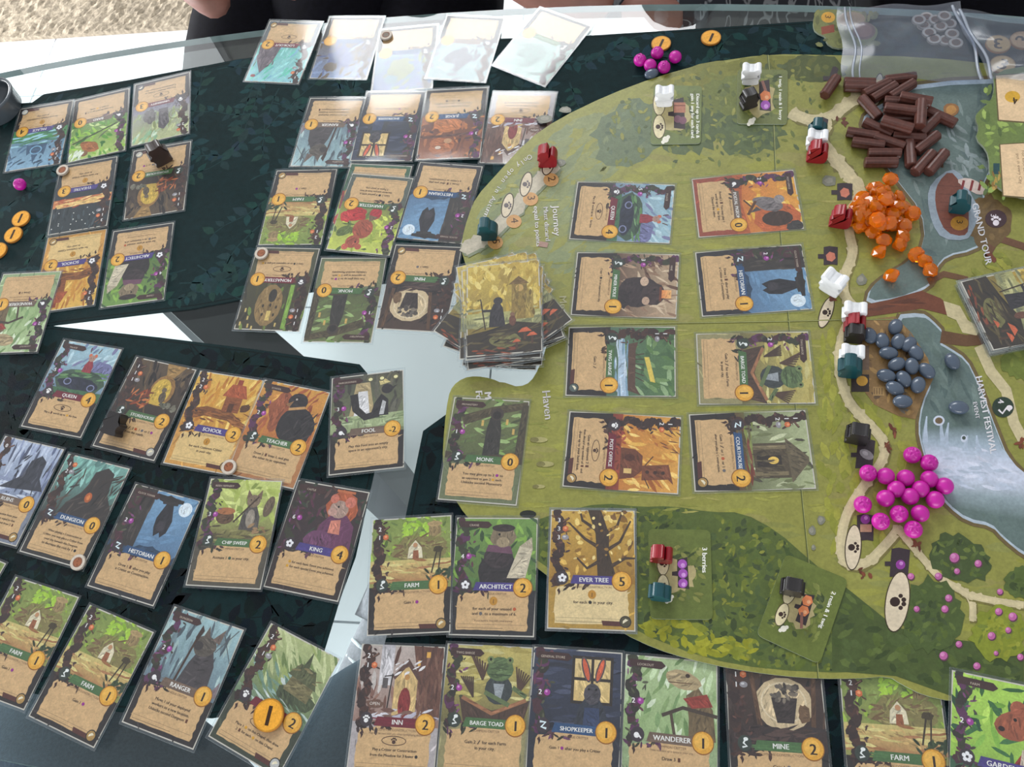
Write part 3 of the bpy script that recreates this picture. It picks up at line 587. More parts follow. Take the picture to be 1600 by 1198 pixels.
def a_queen(P):
    P.R(0, 33, 63, 88, (104, 128, 150), (166, 198, 208)); P.S(50, 0, 50, 63, 88, [(146, 182, 198), (184, 210, 218), (118, 136, 166), (122, 122, 158)], 13, 3, 60, 30); P.B(54, 64, 12, 9, (116, 118, 158)); P.B(36, 50, 26, 12, (66, 88, 70), .08); P.S(30, 14, 50, 60, 62, [(90, 130, 84), (56, 76, 62), (110, 150, 96)], 11, 2, 5, 20); P.B(36, 48, 22, 6, (40, 44, 60), .1); P.ring(24, 49, 4, 3.4, 1, (130, 136, 170)); P.ring(50, 46, 4, 3.4, 1, (130, 136, 170)); P.R(10, 33, 63, 42, (60, 100, 70), (70, 110, 76)); critter(P, 38, 60, 19, (150, 56, 66), (176, 140, 124), None, (206, 112, 80)); P.L([(34, 80), (33, 85)], .9, (96, 64, 48)); P.L([(42, 80), (44, 85)], .9, (96, 64, 48))
def a_pigeon(P):
    P.R(0, 33, 63, 88, (196, 110, 56), (226, 160, 70)); P.S(50, 8, 44, 63, 88, [(240, 190, 80), (226, 160, 64), (250, 210, 110), (206, 130, 60)], 12, 3, 30, 60); P.B(50, 68, 16, 20, (190, 100, 56), .08); P.E(50, 68, 8, 13, (66, 48, 40)); P.poly([(0, 33), (63, 33), (63, 44), (30, 40), (0, 44)], (176, 92, 54)); P.B(34, 62, 7, 13, (120, 112, 112), .08, a=-25); P.E(30, 72, 4.4, 4.4, (150, 142, 140)); P.poly([(36, 52), (42, 46), (40, 56)], (84, 78, 80)); P.L([(30, 52), (44, 44)], 2.4, (96, 62, 44)); P.L([(36, 48), (28, 42)], 1.6, (96, 62, 44)); P.B(60, 82, 6, 7, (60, 56, 54))
def a_mole(P):
    P.R(0, 33, 63, 88, (92, 66, 54), (190, 164, 134)); P.S(70, 8, 40, 63, 88, [(150, 118, 94), (210, 186, 156), (110, 80, 66), (176, 146, 118)], 16, 2.6, 60, 50); P.B(38, 56, 15, 17, (56, 44, 46), .08); P.B(40, 68, 11, 10, (64, 50, 50), .06); P.E(28, 60, 4.6, 3.6, (206, 176, 150)); P.E(47, 62, 4, 3.2, (196, 164, 140)); P.R(36, 74, 44, 83, (226, 130, 70), (246, 190, 120)); P.R(33, 73, 47, 75, (110, 60, 44)); P.E(36, 69, 1, 1, (12, 10, 10), 6); P.B(46, 42, 10, 7, (48, 38, 40))
def a_tbarge(P):
    P.R(0, 33, 63, 88, (84, 110, 90), (86, 118, 72)); P.S(50, 8, 50, 63, 88, [(96, 130, 76), (70, 100, 64), (120, 150, 96), (150, 176, 130)], 12, 3.4, 40, 60); P.poly([(12, 42), (63, 42), (63, 50), (12, 47)], (176, 196, 214)); P.S(20, 10, 38, 63, 50, [(206, 220, 232), (130, 160, 180)], 16, 1.6, 2, 6); P.poly([(16, 50), (58, 50), (62, 60), (54, 56), (22, 56), (14, 58)], (92, 68, 56)); P.poly([(28, 63), (50, 68), (51, 72), (28, 67)], (222, 196, 90)); 
    for k in range(6): P.L([(26+k*4, 56), (25+k*5, 63)], .8, (76, 56, 48))
def a_btoad(P):
    P.R(0, 33, 63, 88, (110, 104, 66), (196, 180, 104)); P.S(50, 8, 50, 63, 88, [(206, 192, 116), (180, 164, 92), (214, 204, 140)], 14, 3, 4, 10); P.poly([(12, 52), (36, 44), (63, 52), (58, 36), (16, 36)], (78, 58, 48)); P.L([(14, 52), (36, 42), (60, 52)], 2.6, (156, 108, 76)); P.E(40, 58, 10, 10, (60, 66, 66)); P.E(40, 72, 10, 8.4, (92, 112, 72)); P.E(33, 78, 2.6, 2.6, (116, 132, 84)); P.E(47, 78, 2.6, 2.6, (116, 132, 84)); P.E(33, 78.4, 1, 1.2, (20, 20, 16), 6); P.E(47, 78.4, 1, 1.2, (20, 20, 16), 6); P.L([(32, 68), (48, 68)], .8, (60, 76, 50)); P.poly([(36, 62), (44, 62), (42, 52), (38, 52)], (150, 156, 160))
    for k in range(7): P.L([(28, 64), (18+k*2.2, 82-k*1.2)], 1.2, (84, 62, 50)); P.L([(54, 56), (52+k*1.8, 74-k)], 1.1, (84, 62, 50)); P.L([(22, 52), (12+k*1.5, 66)], 1, (74, 56, 46))
    P.L([(30, 56), (48, 48)], 3, (100, 116, 76)); P.L([(50, 60), (60, 54)], 3, (100, 116, 76))
def a_post(P):
    P.R(0, 33, 63, 88, (190, 116, 50), (222, 164, 76)); P.S(60, 8, 44, 63, 88, [(236, 186, 90), (206, 140, 60), (176, 104, 50), (250, 210, 120)], 13, 3, 60, 40); P.R(0, 33, 63, 43, (120, 56, 44), (150, 70, 50)); P.S(40, 6, 34, 63, 45, [(170, 80, 56), (104, 46, 40), (150, 60, 46)], 5, 1.8, 0, 90); P.poly([(28, 43), (54, 43), (52, 54), (46, 60), (34, 60), (29, 54)], (112, 64, 44)); P.E(36, 50, 3, 4, (84, 44, 34)); P.R(45, 46, 49, 52, (226, 190, 120)); P.poly([(42, 60), (54, 60), (52, 80), (56, 84), (40, 80)], (124, 72, 48)); 
    for y in (64, 70, 76): P.E(47, y, 1.5, 1.5, (66, 40, 32), 8)
    P.L([(52, 62), (60, 66)], .8, (84, 54, 40)); P.L([(42, 62), (34, 68)], .8, (84, 54, 40)); P.S(10, 8, 74, 30, 88, [(110, 64, 40)], 8, 1, 70, 30)
def a_court(P):
    P.R(0, 33, 63, 88, (92, 96, 60), (176, 184, 140)); P.S(50, 8, 46, 63, 88, [(110, 116, 76), (140, 150, 104), (70, 66, 50), (206, 210, 170)], 12, 3, 80, 30); P.R(0, 33, 63, 42, (96, 72, 50), (104, 96, 56)); P.S(24, 4, 36, 63, 48, [(120, 60, 46), (130, 140, 70), (92, 80, 52)], 16, 2, 2, 8); P.poly([(26, 46), (54, 46), (54, 72), (26, 72)], (84, 72, 54)); P.poly([(22, 70), (58, 72), (42, 86), (38, 86)], (104, 92, 70)); P.R(28, 46, 31, 70, (128, 114, 84)); P.R(49, 46, 52, 70, (128, 114, 84)); P.R(36, 48, 45, 66, (50, 40, 34)); P.E(40, 60, 3, 4, (236, 196, 96)); P.S(16, 26, 48, 54, 72, [(66, 56, 44), (110, 98, 72)], 8, 1.3, 88, 8)
def a_teacher(P):
    P.R(0, 33, 63, 88, (186, 112, 58), (206, 150, 70)); P.S(50, 8, 40, 63, 88, [(206, 140, 66), (170, 92, 54), (226, 176, 90), (150, 80, 50)], 13, 3, 60, 40); P.B(24, 64, 9, 18, (150, 84, 56)); P.B(44, 52, 17, 18, (44, 40, 42), .06); P.E(38, 74, 9, 8, (48, 42, 44)); P.poly([(28, 70), (34, 74), (32, 68)], (150, 110, 70)); P.L([(32, 66), (46, 70)], 2.4, (196, 150, 96)); P.E(36, 76, 1, 1, (190, 180, 170), 6); P.S(20, 34, 40, 60, 66, [(60, 54, 54), (36, 32, 36)], 10, 1.8, 60, 30)
def a_fool(P):
    P.R(0, 33, 63, 88, (120, 128, 90), (76, 74, 66)); P.S(40, 8, 50, 63, 88, [(92, 90, 76), (70, 68, 60), (110, 106, 84)], 14, 3, 80, 20); P.R(0, 36, 63, 50, (150, 164, 120), (166, 178, 134)); P.S(26, 6, 36, 63, 51, [(130, 146, 104), (180, 192, 150), (100, 116, 84)], 12, 1.6, 3, 6); P.poly([(16, 50), (38, 50), (34, 80), (22, 80)], (180, 160, 118)); P.poly([(20, 50), (34, 50), (32, 72), (24, 72)], (216, 214, 214))
    P.L([(20, 70), (22, 56), (30, 48), (42, 50)], 7, (44, 40, 42), 6); P.poly([(34, 48), (50, 48), (50, 62), (44, 68), (38, 60)], (46, 42, 44)); P.poly([(42, 49), (46, 49), (48, 60), (45, 62)], (190, 190, 190)); P.E(49, 72, 5, 4.4, (48, 44, 46)); P.poly([(52, 73), (58, 75), (53, 70)], (50, 46, 46)); P.poly([(43, 76), (52, 78), (47, 82), (42, 80)], (206, 190, 130))
    for x in (34, 44, 56): P.E(x, 83, 2.4, 2.2, (226, 220, 160)); P.E(x, 83, 3.4, 3.2, (96, 92, 70)); P.E(x+.4, 82.4, 1.8, 1.5, (236, 228, 170))
def a_ruins(P):
    P.R(0, 33, 63, 88, (130, 142, 166), (176, 188, 210)); P.S(60, 0, 40, 63, 88, [(150, 160, 190), (196, 206, 224), (110, 120, 150), (84, 90, 112)], 18, 2.6, 85, 8); P.S(20, 0, 36, 63, 52, [(206, 214, 228), (140, 150, 176)], 16, 3, 0, 10); P.poly([(18, 44), (62, 48), (54, 58), (52, 74), (46, 78), (38, 72), (36, 58)], (60, 62, 72)); P.S(20, 28, 46, 58, 76, [(74, 76, 88), (46, 48, 58)], 10, 1.8, 75, 30)
def a_dung(P):
    P.R(0, 33, 63, 88, (54, 50, 50), (120, 166, 156)); P.S(40, 0, 60, 63, 88, [(130, 186, 172), (90, 130, 124), (150, 200, 190)], 14, 3, 70, 30); P.poly([(14, 33), (63, 33), (63, 50), (54, 62), (52, 80), (44, 84), (34, 78), (32, 62), (20, 48)], (58, 52, 50)); P.S(50, 14, 34, 62, 78, [(70, 62, 58), (46, 42, 42), (84, 74, 66)], 14, 1.6, 60, 40); P.E(38, 56, 3.4, 4.4, (176, 92, 50)); P.E(38, 56, 1.6, 2.4, (214, 130, 70))
def a_chip(P):
    P.R(0, 33, 63, 88, (110, 104, 66), (196, 208, 120)); leaves(P, 50, 8, 54, 63, 88, [(206, 216, 130), (176, 190, 96), (150, 166, 84)], 14, 4); P.R(0, 36, 63, 46, (104, 96, 64), (130, 126, 76)); P.S(20, 6, 36, 63, 50, [(140, 136, 84), (90, 80, 58)], 14, 2, 4, 10); P.E(20, 56, 8, 6, (96, 72, 54)); P.E(20, 61, 8, 3, (170, 110, 70)); critter(P, 42, 46, 32, (86, 80, 76), (130, 112, 92), (150, 140, 126), (120, 96, 80), 'point'); P.E(56, 66, 4, 9, (104, 88, 70), a=-14); P.L([(28, 52), (46, 74)], 1.4, (70, 54, 44)); P.S(8, 44, 44, 62, 52, [(150, 120, 84)], 6, 2.4, 0, 60)
def a_king(P):
    P.R(0, 33, 63, 88, (56, 40, 46), (60, 46, 44)); P.S(60, 6, 36, 63, 88, [(70, 54, 50), (92, 66, 60), (48, 60, 44), (84, 40, 60)], 9, 2.6, 30, 90); P.B(44, 72, 13, 14, (176, 92, 58), .12); P.poly([(26, 38), (60, 38), (58, 58), (50, 66), (38, 66), (30, 56)], (104, 58, 88)); P.E(42, 70, 8, 7.4, (168, 140, 126)); P.E(37, 67, 4, 3.2, (190, 150, 136)); P.E(50, 77, 4.6, 4.6, (206, 120, 100)); P.E(36, 78, 3.6, 3.8, (200, 116, 96)); P.E(41, 72, 1, 1, (20, 14, 14), 6); P.poly([(38, 60), (46, 62), (48, 50), (38, 50)], (206, 130, 110)); P.B(32, 42, 12, 9, (110, 66, 98), .06); P.R(36, 84, 52, 86, (190, 110, 70))
def a_chapel(P):
    P.R(0, 33, 63, 88, (96, 120, 84), (176, 186, 128)); P.S(60, 8, 50, 63, 88, [(150, 164, 96), (196, 204, 150), (120, 140, 84)], 18, 3, -50, 18); P.S(40, 4, 36, 50, 62, [(214, 226, 220), (150, 180, 170), (110, 140, 120)], 14, 2.6, -30, 20); P.B(46, 50, 16, 8, (74, 84, 58), .1); P.poly([(34, 52), (56, 50), (56, 62), (36, 64)], (120, 112, 76)); P.poly([(32, 63), (58, 60), (52, 72), (38, 73)], (88, 92, 62)); P.poly([(40, 70), (46, 70), (43, 84)], (76, 82, 56)); P.S(14, 34, 50, 58, 72, [(100, 98, 66), (136, 126, 88)], 7, 1.4, 10, 15); P.R(0, 33, 63, 42, (84, 110, 80), (130, 150, 120)); P.S(18, 8, 33, 63, 46, [(190, 206, 196), (96, 120, 90)], 16, 1.8, -22, 8)
def a_ever(P):
    P.R(0, 33, 63, 88, (160, 118, 44), (206, 166, 74)); P.S(90, 0, 36, 63, 88, [(222, 180, 84), (190, 144, 56), (150, 110, 44), (236, 206, 120), (120, 84, 40)], 7, 3, 30, 90); P.poly([(36, 36), (50, 36), (44, 56), (44, 70), (38, 88), (28, 88), (34, 70), (35, 52)], (66, 50, 38)); 
    for q in ([(36, 60), (26, 66), (14, 78)], [(40, 56), (52, 64), (60, 80)], [(40, 70), (50, 76), (54, 88)], [(36, 72), (24, 80), (22, 88)], [(46, 46), (56, 52), (63, 52)], [(38, 50), (28, 44), (20, 52)]): P.L(q, 3, (70, 52, 38), 1.2)
    P.S(30, 10, 50, 63, 88, [(240, 214, 140), (150, 110, 46)], 3, 2, 0, 90); P.E(42, 82, 2, 2.2, (230, 200, 120))
def a_gard(P):
    P.R(0, 33, 63, 88, (150, 190, 80), (176, 216, 90)); leaves(P, 60, 0, 33, 63, 88, [(186, 222, 96), (130, 180, 70), (60, 110, 60), (44, 84, 56)], 13, 3.4); P.B(40, 62, 15, 9, (158, 88, 62), .05, a=20); P.E(40, 72, 5, 5, (166, 92, 66)); P.E(30, 58, 2, 1.6, (40, 26, 24)); P.E(38, 65, 1.2, 1.2, (24, 16, 14), 6); P.B(56, 66, 8, 8, (196, 66, 48), .05); P.poly([(34, 33), (63, 33), (62, 54), (46, 52)], (150, 52, 50)); P.poly([(40, 33), (48, 33), (48, 46), (42, 48)], (206, 190, 170))
def icon(P, x, y, k):
    if k == 'twig': P.L([(x-2.4, y-1.6), (x+2.8, y+1.8)], 1.5, (66, 42, 34)); P.L([(x-1.8, y-1), (x+2.2, y+1.6)], .5, (150, 110, 90))
    elif k == 'resin': P.poly(circ(x, y, 2.4, 2.4, 6, .5), (214, 112, 66)); P.E(x, y+.4, 1.2, 1.1, (240, 160, 110), 6)
    elif k == 'pebble': P.E(x, y, 2.7, 2, (150, 146, 150)); P.E(x-.6, y+.5, 1.2, .8, (206, 204, 206), 8)
    else: P.E(x, y, 2.2, 2.2, (160, 60, 150)); P.E(x-.5, y+.6, .9, .9, (220, 150, 210), 8)
def card_face(P, k):
    """whole printed front"""
    P.tex = True; k['art'](P); P.tex = False; bd = k.get('bd', DARK)
    P.poly([(0, 0), (CW, 0), (CW, 33), (0, 35)], bd); P.S(14, 1, 1, 62, 30, [[c*1.25 for c in bd], [c*.8 for c in bd]], 10, 1.4, 0, 180)
    # parchment with torn rim
    r = P.r; pp = [(5+r.uniform(-.6, .6), y) for y in range(4, 31, 3)]+[(x, 32.6-(0 if x > 16 else 2)+r.uniform(-.5, .5)) for x in range(7, 58, 4)]+[(58+r.uniform(-.7, .7), y) for y in range(31, 3, -3)]+[(x, 4+r.uniform(-.3, .3)) for x in range(56, 5, -5)]
    pc = k.get('pc', PARCH); P.poly(pp, pc); P.S(10, 9, 8, 55, 30, [[c*.97 for c in pc], [c*1.03 for c in pc]], 12, 1.6, 10, 30, 3)
    P.L([(6, 5.5), (40, 5.5)], .35, [c*.62 for c in pc]); P.L([(6.5, 8.2), (56, 8.0)], .3, [c*.74 for c in pc])
    # vine column
    crit = k.get('crit'); vc = [(60, 42, 38), (74, 48, 40), (52, 36, 34)] if not crit else [(58, 60, 44), (74, 44, 52), (50, 46, 40), (92, 50, 84)]
    y = 34
    while y < 86: P.B(6.5+2.2*math.sin(y*.35), y, r.uniform(2.4, 4), r.uniform(2.4, 4.2), r.choice(vc), .3, 10); y += 2.6
    leaves(P, 22, 2, 32, 15, 86, [[c*1.35 for c in q] for q in vc], 4, 1.4); leaves(P, 14, 3, 29, 30, 35, vc, 6, 2)
    # banner, coin
    b = k['b']; P.poly([(16, 32.6), (53, 32.0), (53, 38.4), (18, 38.8)], b); P.S(6, 18, 33, 50, 38, [[c*1.1 for c in b]], 14, 1, 0, 4, 4)
    if k.get('t'): P.T(k['t'], 33, 34, 4.6 if len(k['t']) < 10 else 3.9, (240, 238, 232), bold=.05)
    P.E(53.4, 35, 7.4, 7.4, (150, 96, 34), 24); P.E(53.4, 35.2, 6.8, 6.8, (226, 166, 58), 24); P.E(52.8, 35.9, 5, 5, (238, 184, 80), 20)
    P.T(k['v'], 53.4, 31.6, 9.4 if len(k['v']) == 1 else 7.6, (44, 26, 14), bold=.06)
    if k.get('sub'): P.T(k['sub'], 33, 29.6, 2.2, (120, 92, 66))
    # kind emblem
    P.E(10, 36.5, 4.6, 5, (52, 62, 54) if b == GRN else (60, 50, 56), 16)
    if b in (RED,): P.paw(10, 36.6, 3, (240, 238, 236))
    elif b == PUR:
        for q in range(5): P.E(10+2*math.cos(q*1.257+.3), 36.5+2*math.sin(q*1.257+.3), 1.3, 1.3, (240, 238, 240), 8)
    elif b == BLU: P.L([(7.6, 38.6), (11.6, 38.4), (8.8, 35.2), (12.4, 34.4)], 1.5, (220, 236, 240))
    elif b == GRN: P.L([(8.4, 34), (11.4, 34.6), (9.2, 36.6), (10.6, 38.8)], 1.2, (232, 236, 232)); P.E(10.8, 39, 1.6, 1.2, (232, 236, 232), 8)
    else: P.E(9.4, 36, 1.9, 1.9, (240, 238, 236), 10); P.L([(10, 37), (12.4, 34.2)], 1, (240, 238, 236))
    y = 80 if not crit else 58
    for n_, ic in k['cost']: P.T(n_, 6.4, y-1.7, 4.8, (244, 242, 240), bold=.05); icon(P, 11.4, y, ic); y -= 6.6
    if k.get('sign'): P.poly([(3, 80.6), (25, 79.8), (28, 82.2), (25, 85), (3, 85.4)], (66, 42, 40)); P.T(k['sign'], 14, 81.3, 2.3, (206, 190, 170))
    if k.get('bot'): P.poly([(40, 3.4), (54, 3.2), (54, 6.4), (39, 6.8)], (88, 46, 40)); P.E(56, 6.4, 4.2, 4.2, (40, 34, 32), 18); P.E(56, 6.4, 3.5, 3.5, k.get('botc', (176, 140, 80)), 16); P.poly([(54, 5), (58, 7.6), (56, 8.6), (54.2, 7)], (236, 226, 196))
    P.poly([(6.4, 27.6), (8, 29), (9, 26.4), (7.6, 23.6), (7.4, 26)], (62, 36, 34))
    y = 24.5 if (k.get('paw') or k.get('pt')) else 22
    if k.get('pre'): P.T(k['pre'], 33, 27.2, 1.9, (120, 96, 72))
    if k.get('paw'): P.ring(32, 23.4, 9, 3.2, .5, (84, 58, 42)); P.paw(32, 23.2, 2.5, (70, 44, 34)); y = 16.6
    if k.get('pt'): P.E(32, 25, 3, 3.2, (190, 136, 44), 16); P.T('1', 32, 23.2, 4.6, (66, 42, 18)); y = 18.4
    for s_ in k.get('txt', []): P.T(s_, 33, y, 3.0 if len(s_) < 30 else 2.6, INK, bold=.05); y -= 3.6
    if k.get('fl'): P.T(k['fl'], 33, 10.2, 1.9, (110, 84, 62))
K = {}
def kd(key, t, v, b, art, cost, txt, **kw): K[key] = dict(t=t, v=v, b=b, art=art, cost=cost, txt=txt, **kw)
tw, re_, pe, be = 'twig', 'resin', 'pebble', 'berry'
cc, uc, ck, uk = 'COMMON CONSTRUCTION', 'UNIQUE CONSTRUCTION', 'COMMON CRITTER', 'UNIQUE CRITTER'
kd('farm', 'FARM', '1', GRN, a_farm, [('2', tw), ('1', re_)], ['Gain 1 @p'], sub=cc, bot=1)
kd('palace', 'PALACE', '4', PUR, a_palace, [('2', tw), ('3', re_), ('3', pe)], ['for each Unique Construction', 'in your city.'], sub=uc, pt=1, bot=1, botc=(200, 200, 196))
kd('bard', 'BARD', '0', TAN, a_bard, [('3', be)], ['You may discard up to 5 @c', 'to gain 1 @o each.'], sub=uk, crit=1)
kd('university', 'UNIVERSITY', '3', RED, a_univ, [('1', re_), ('2', pe)], ['You may discard 1 Critter or', 'Construction from your city.'], sub=uc, paw=1, bot=1, botc=(110, 106, 110))
kd('store', 'STOREHOUSE', '2', GRN, a_store, [('1', tw), ('1', re_), ('1', pe)], ['Gain 3 @t, 2 @r, 1 @b or 2 @p', 'from the supply.'], sub=cc, bot=1, bd=(52, 46, 46), botc=(190, 186, 176))
kd('theatre', 'THEATRE', '3', PUR, a_theatre, [('3', tw), ('1', re_), ('1', pe)], ['for each Unique Critter', 'in your city.'], sub=uc, pt=1, bd=(50, 54, 58))
kd('school', 'SCHOOL', '2', PUR, a_school, [('2', tw), ('2', re_)], ['for each Common Critter', 'in your city.'], sub=uc, pt=1, bot=1, bd=(206, 152, 76), pc=(222, 190, 128))
kd('arch', 'ARCHITECT', '2', PUR, a_arch, [('4', be)], ['for each of your unused @r', 'and @b, to a maximum of 6.'], sub=uk, pt=1, crit=1, sign='CRANE', fl='"If you build it, they will come anyway."', bd=(46, 44, 46))
kd('wander', 'WANDERER', '1', TAN, a_wander, [('2', be)], ['Draw 3 @c'], sub=ck, crit=1, sign='LOOKOUT', pre='Does not take up a space in your city.', bd=(150, 170, 126))
kd('lookout', 'LOOKOUT', '2', RED, a_look, [('1', tw), ('1', re_), ('1', pe)], [], sub=uc, paw=1, bot=1, bd=(84, 92, 96))
kd('g1', '', '', BLU, a_misc((92, 76, 60), (120, 140, 176), (84, 96, 140)), [], [])
kd('g2', '', '', BLU, a_misc((110, 140, 150), (96, 110, 150), (120, 130, 90)), [], [])
kd('g3', '', '', TAN, a_misc((140, 160, 160), (120, 150, 150), (96, 100, 110)), [], [])
kd('g4', '', '', GRN, a_misc((130, 160, 150), (150, 180, 170), (110, 140, 130)), [], [])
kd('ranger', 'RANGER', '1', TAN, a_ranger, [('2', be)], ['Move 1 of your deployed', 'workers to a new location.', 'Unlocks second Dungeon @c'], sub=uk, crit=1, sign='DUNGEON')
kd('shop', 'SHOPKEEPER', '1', BLU, a_shop, [('2', be)], ['Gain 1 @p after you play a Critter.'], sub=uk, crit=1, sign='GENERAL STORE', bd=(42, 44, 54))
kd('judge', 'JUDGE', '2', BLU, a_judge, [('3', be)], ['When you play a Critter or', 'Construction, you may replace', '1 @d with 1 @d'], sub=uk, crit=1)
kd('inn', 'INN', '2', RED, a_inn, [('2', tw), ('1', re_)], ['Play a Critter or Construction', 'from the Meadow for 3 fewer @d'], sub=cc, paw=1, pre='May not be used with any other card-playing ability.', bd=(176, 168, 168))
kd('harv', 'HARVESTER', '2', GRN, a_harv, [('2', be)], ['Gain 1 @d if paired with a', 'Gardener and you have at least', '1 Farm in your city.'], sub=ck, crit=1, bd=(84, 92, 84))
kd('hist', 'HISTORIAN', '1', BLU, a_hist, [('2', be)], ['Draw 1 @c after you play', 'a Critter or Construction.'], sub=uk, crit=1, sign='CLOCK TOWER', fl='"I call not sneeze a really tattoo."' if False else None, bd=(46, 44, 48))
kd('monast', 'MONASTERY', '1', RED, a_monast, [('1', tw), ('1', re_), ('1', pe)], ['Give 2 @d to an opponent and gain 4 @o'], sub=uc, paw=1, bot=1, bd=(74, 76, 56))
kd('monk', 'MONK', '0', GRN, a_monk, [('1', be)], ['You may give up to 2 @p to', 'an opponent to gain 2 @o each.', 'Unlocks second Monastery'], sub=uk, crit=1, sign='MONASTERY', bd=(108, 116, 84))
kd('mine', 'MINE', '2', GRN, a_mine, [('1', tw), ('1', re_), ('1', pe)], ['Gain 1 @b'], sub=cc, bot=1)
kd('mine2', 'MINE', '2', GRN, a_mine, [('1', re_), ('1', pe)], ['Gain 1 @b'], sub=cc)
kd('queen', 'QUEEN', '4', RED, a_queen, [('5', be)], ['Play a @c worth up to @o for free.'], sub=uk, crit=1, paw=1, sign='PALACE')
kd('pigeon', 'POSTAL PIGEON', '0', TAN, a_pigeon, [('2', be)], ['Reveal 2 @c You may play 1', 'worth up to @o for free.', 'Discard the other.'], sub=ck, crit=1, sign='POST OFFICE', bd=(150, 74, 56))
kd('mole', 'MINER MOLE', '1', GRN, a_mole, [('3', be)], ['Copy 1 @d in an opponent\'s city.'], sub=ck, crit=1, sign='MINE')
kd('tbarge', 'TWIG BARGE', '1', GRN, a_tbarge, [('1', tw), ('1', pe)], ['Gain 2 @t'], sub=cc, bot=1, botc=(84, 96, 92))
kd('btoad', 'BARGE TOAD', '1', GRN, a_btoad, [('2', be)], ['Gain 2 @t for each Farm', 'in your city.'], sub=ck, crit=1, sign='TWIG BARGE', bd=(150, 142, 100))
kd('post', 'POST OFFICE', '2', RED, a_post, [('1', tw), ('2', re_)], ['Give an opponent 2 @c', 'then discard any number of @c and', 'draw up to your hand limit.'], sub=cc, paw=1, bot=1)
kd('court', 'COURTHOUSE', '2', BLU, a_court, [('1', tw), ('1', re_), ('2', pe)], ['Gain 1 @t or 1 @r or 1 @b', 'after you play a Construction.'], sub=uc, bot=1)
kd('teacher', 'TEACHER', '2', GRN, a_teacher, [('2', be)], ['Draw 2 @c keep 1, and give', 'the other to an opponent.'], sub=ck, crit=1, sign='SCHOOL', bd=(178, 122, 76))
kd('fool', 'FOOL', '-2', TAN, a_fool, [('3', be)], ['Play this Fool into an empty', "space in an opponent's city."], sub=uk, crit=1, sign='FAIRGROUNDS')
kd('ruins', 'RUINS', '0', TAN, a_ruins, [('0', tw)], ['Discard a Construction from your', 'city. Gain resources equal to that', 'Construction\'s cost and draw 2 @c'], sub=cc, bot=1, bd=(126, 132, 146))
kd('dung', 'DUNGEON', '0', BLU, a_dung, [('1', re_), ('2', pe)], ['When playing a Construction or', 'Critter, you may place a Critter from', 'your city beneath this Dungeon', 'to decrease the cost by 3 @d'], sub=uc, bd=(48, 44, 42))
kd('chip', 'CHIP SWEEP', '2', GRN, a_chip, [('3', be)], ['Activate 1 @g in your city.'], sub=ck, crit=1, sign='RESIN REFINERY', bd=(84, 78, 66))
kd('king', 'KING', '4', PUR, a_king, [('6', be)], ['@o for each basic Event you achieved.', '@o for each special Event you achieved.'], sub=uk, crit=1, sign='CASTLE', bd=(54, 42, 40))
kd('chapel', '', '2', RED, a_chapel, [('2', tw), ('1', re_), ('1', pe)], ['Place 1 @o on this Chapel, then draw', '2 @c for each @o on this Chapel.'], paw=1, bot=1, bd=(60, 66, 52), botc=(190, 190, 186))
kd('ever', 'EVER TREE', '5', PUR, a_ever, [('3', tw), ('3', re_), ('3', pe)], ['for each @d in your city.'], sub=uc, pt=1, bot=1, bd=(176, 140, 62), pc=(226, 202, 150), botc=(80, 74, 50))
kd('gard', 'GARDENER', '2', PUR, a_gard, [('2', be)], [], sub=ck, crit=1, sign='FARM', bd=(60, 96, 70))
def card_back(P):
    P.R(0, 0, CW, CH, (96, 84, 50), (206, 178, 84)); P.S(110, 0, 40, 63, 88, [(214, 186, 90), (190, 160, 72), (226, 204, 120), (166, 140, 66)], 12, 4, 80, 50); P.R(0, 26, 63, 40, (140, 140, 104), (176, 172, 110)); P.S(24, 0, 26, 63, 44, [(166, 162, 112), (120, 122, 88), (190, 186, 130)], 14, 2.4, 2, 8)
    P.poly([(38, 32), (53, 32), (52, 66), (39, 66)], (142, 118, 62)); P.poly([(36, 66), (54, 66), (45, 74)], (118, 92, 54)); P.E(45.5, 62, 3.4, 3.6, (196, 160, 96)); P.poly([(50, 32), (57, 32), (57, 58), (51, 58)], (166, 142, 76)); P.S(16, 38, 34, 57, 66, [(160, 136, 72), (122, 102, 56)], 7, 2, 88, 12)
    P.poly([(0, 0), (63, 0), (63, 26), (40, 30), (22, 24), (0, 20)], (58, 50, 42)); P.B(32, 13, 13, 7, (116, 112, 70), .1); P.S(40, 0, 0, 63, 26, [(72, 62, 48), (44, 38, 36), (96, 84, 56)], 14, 1.6, 8, 20); P.S(14, 0, 0, 44, 6, [(150, 80, 54), (120, 64, 48)], 9, 1.4, -5, 15)
    P.poly([(19, 26), (33, 26), (31, 44), (28, 50), (23, 48), (20, 40)], (54, 50, 54)); P.E(27, 51, 4, 3.6, (60, 56, 58)); P.L([(16, 24), (12, 54)], 1.1, (66, 52, 42)); P.L([(22, 42), (13.6, 42)], 2.2, (54, 50, 54)); P.B(39, 31, 3, 5, (110, 72, 58), .06); P.E(39, 37, 2, 1.8, (130, 96, 76))
    for x, y, r in ((49, 20, 6), (55, 16, 4.6), (42, 11, 3.6)): P.R(x-1, y-8, x+1, y, (84, 60, 48)); P.poly([(x-r, y-1), (x+r, y-.4), (x+r*.3, y+r*.6), (x-r*.3, y+r*.5)], (206, 104, 70))
FACE = {}
def face_mesh(key):
    if key not in FACE:
        P = Painter(CX, z=.00042, step=5e-7, clamp=ccl, seed=sum(map(ord, key)))
        if key == 'back': P.tex = True; card_back(P); P.tex = False
        else: card_face(P, K[key])
        me = P.mesh('printed_face'); me.materials.append(M['print']); FACE[key] = me
    return FACE[key]
SW, SH = .066, .0915
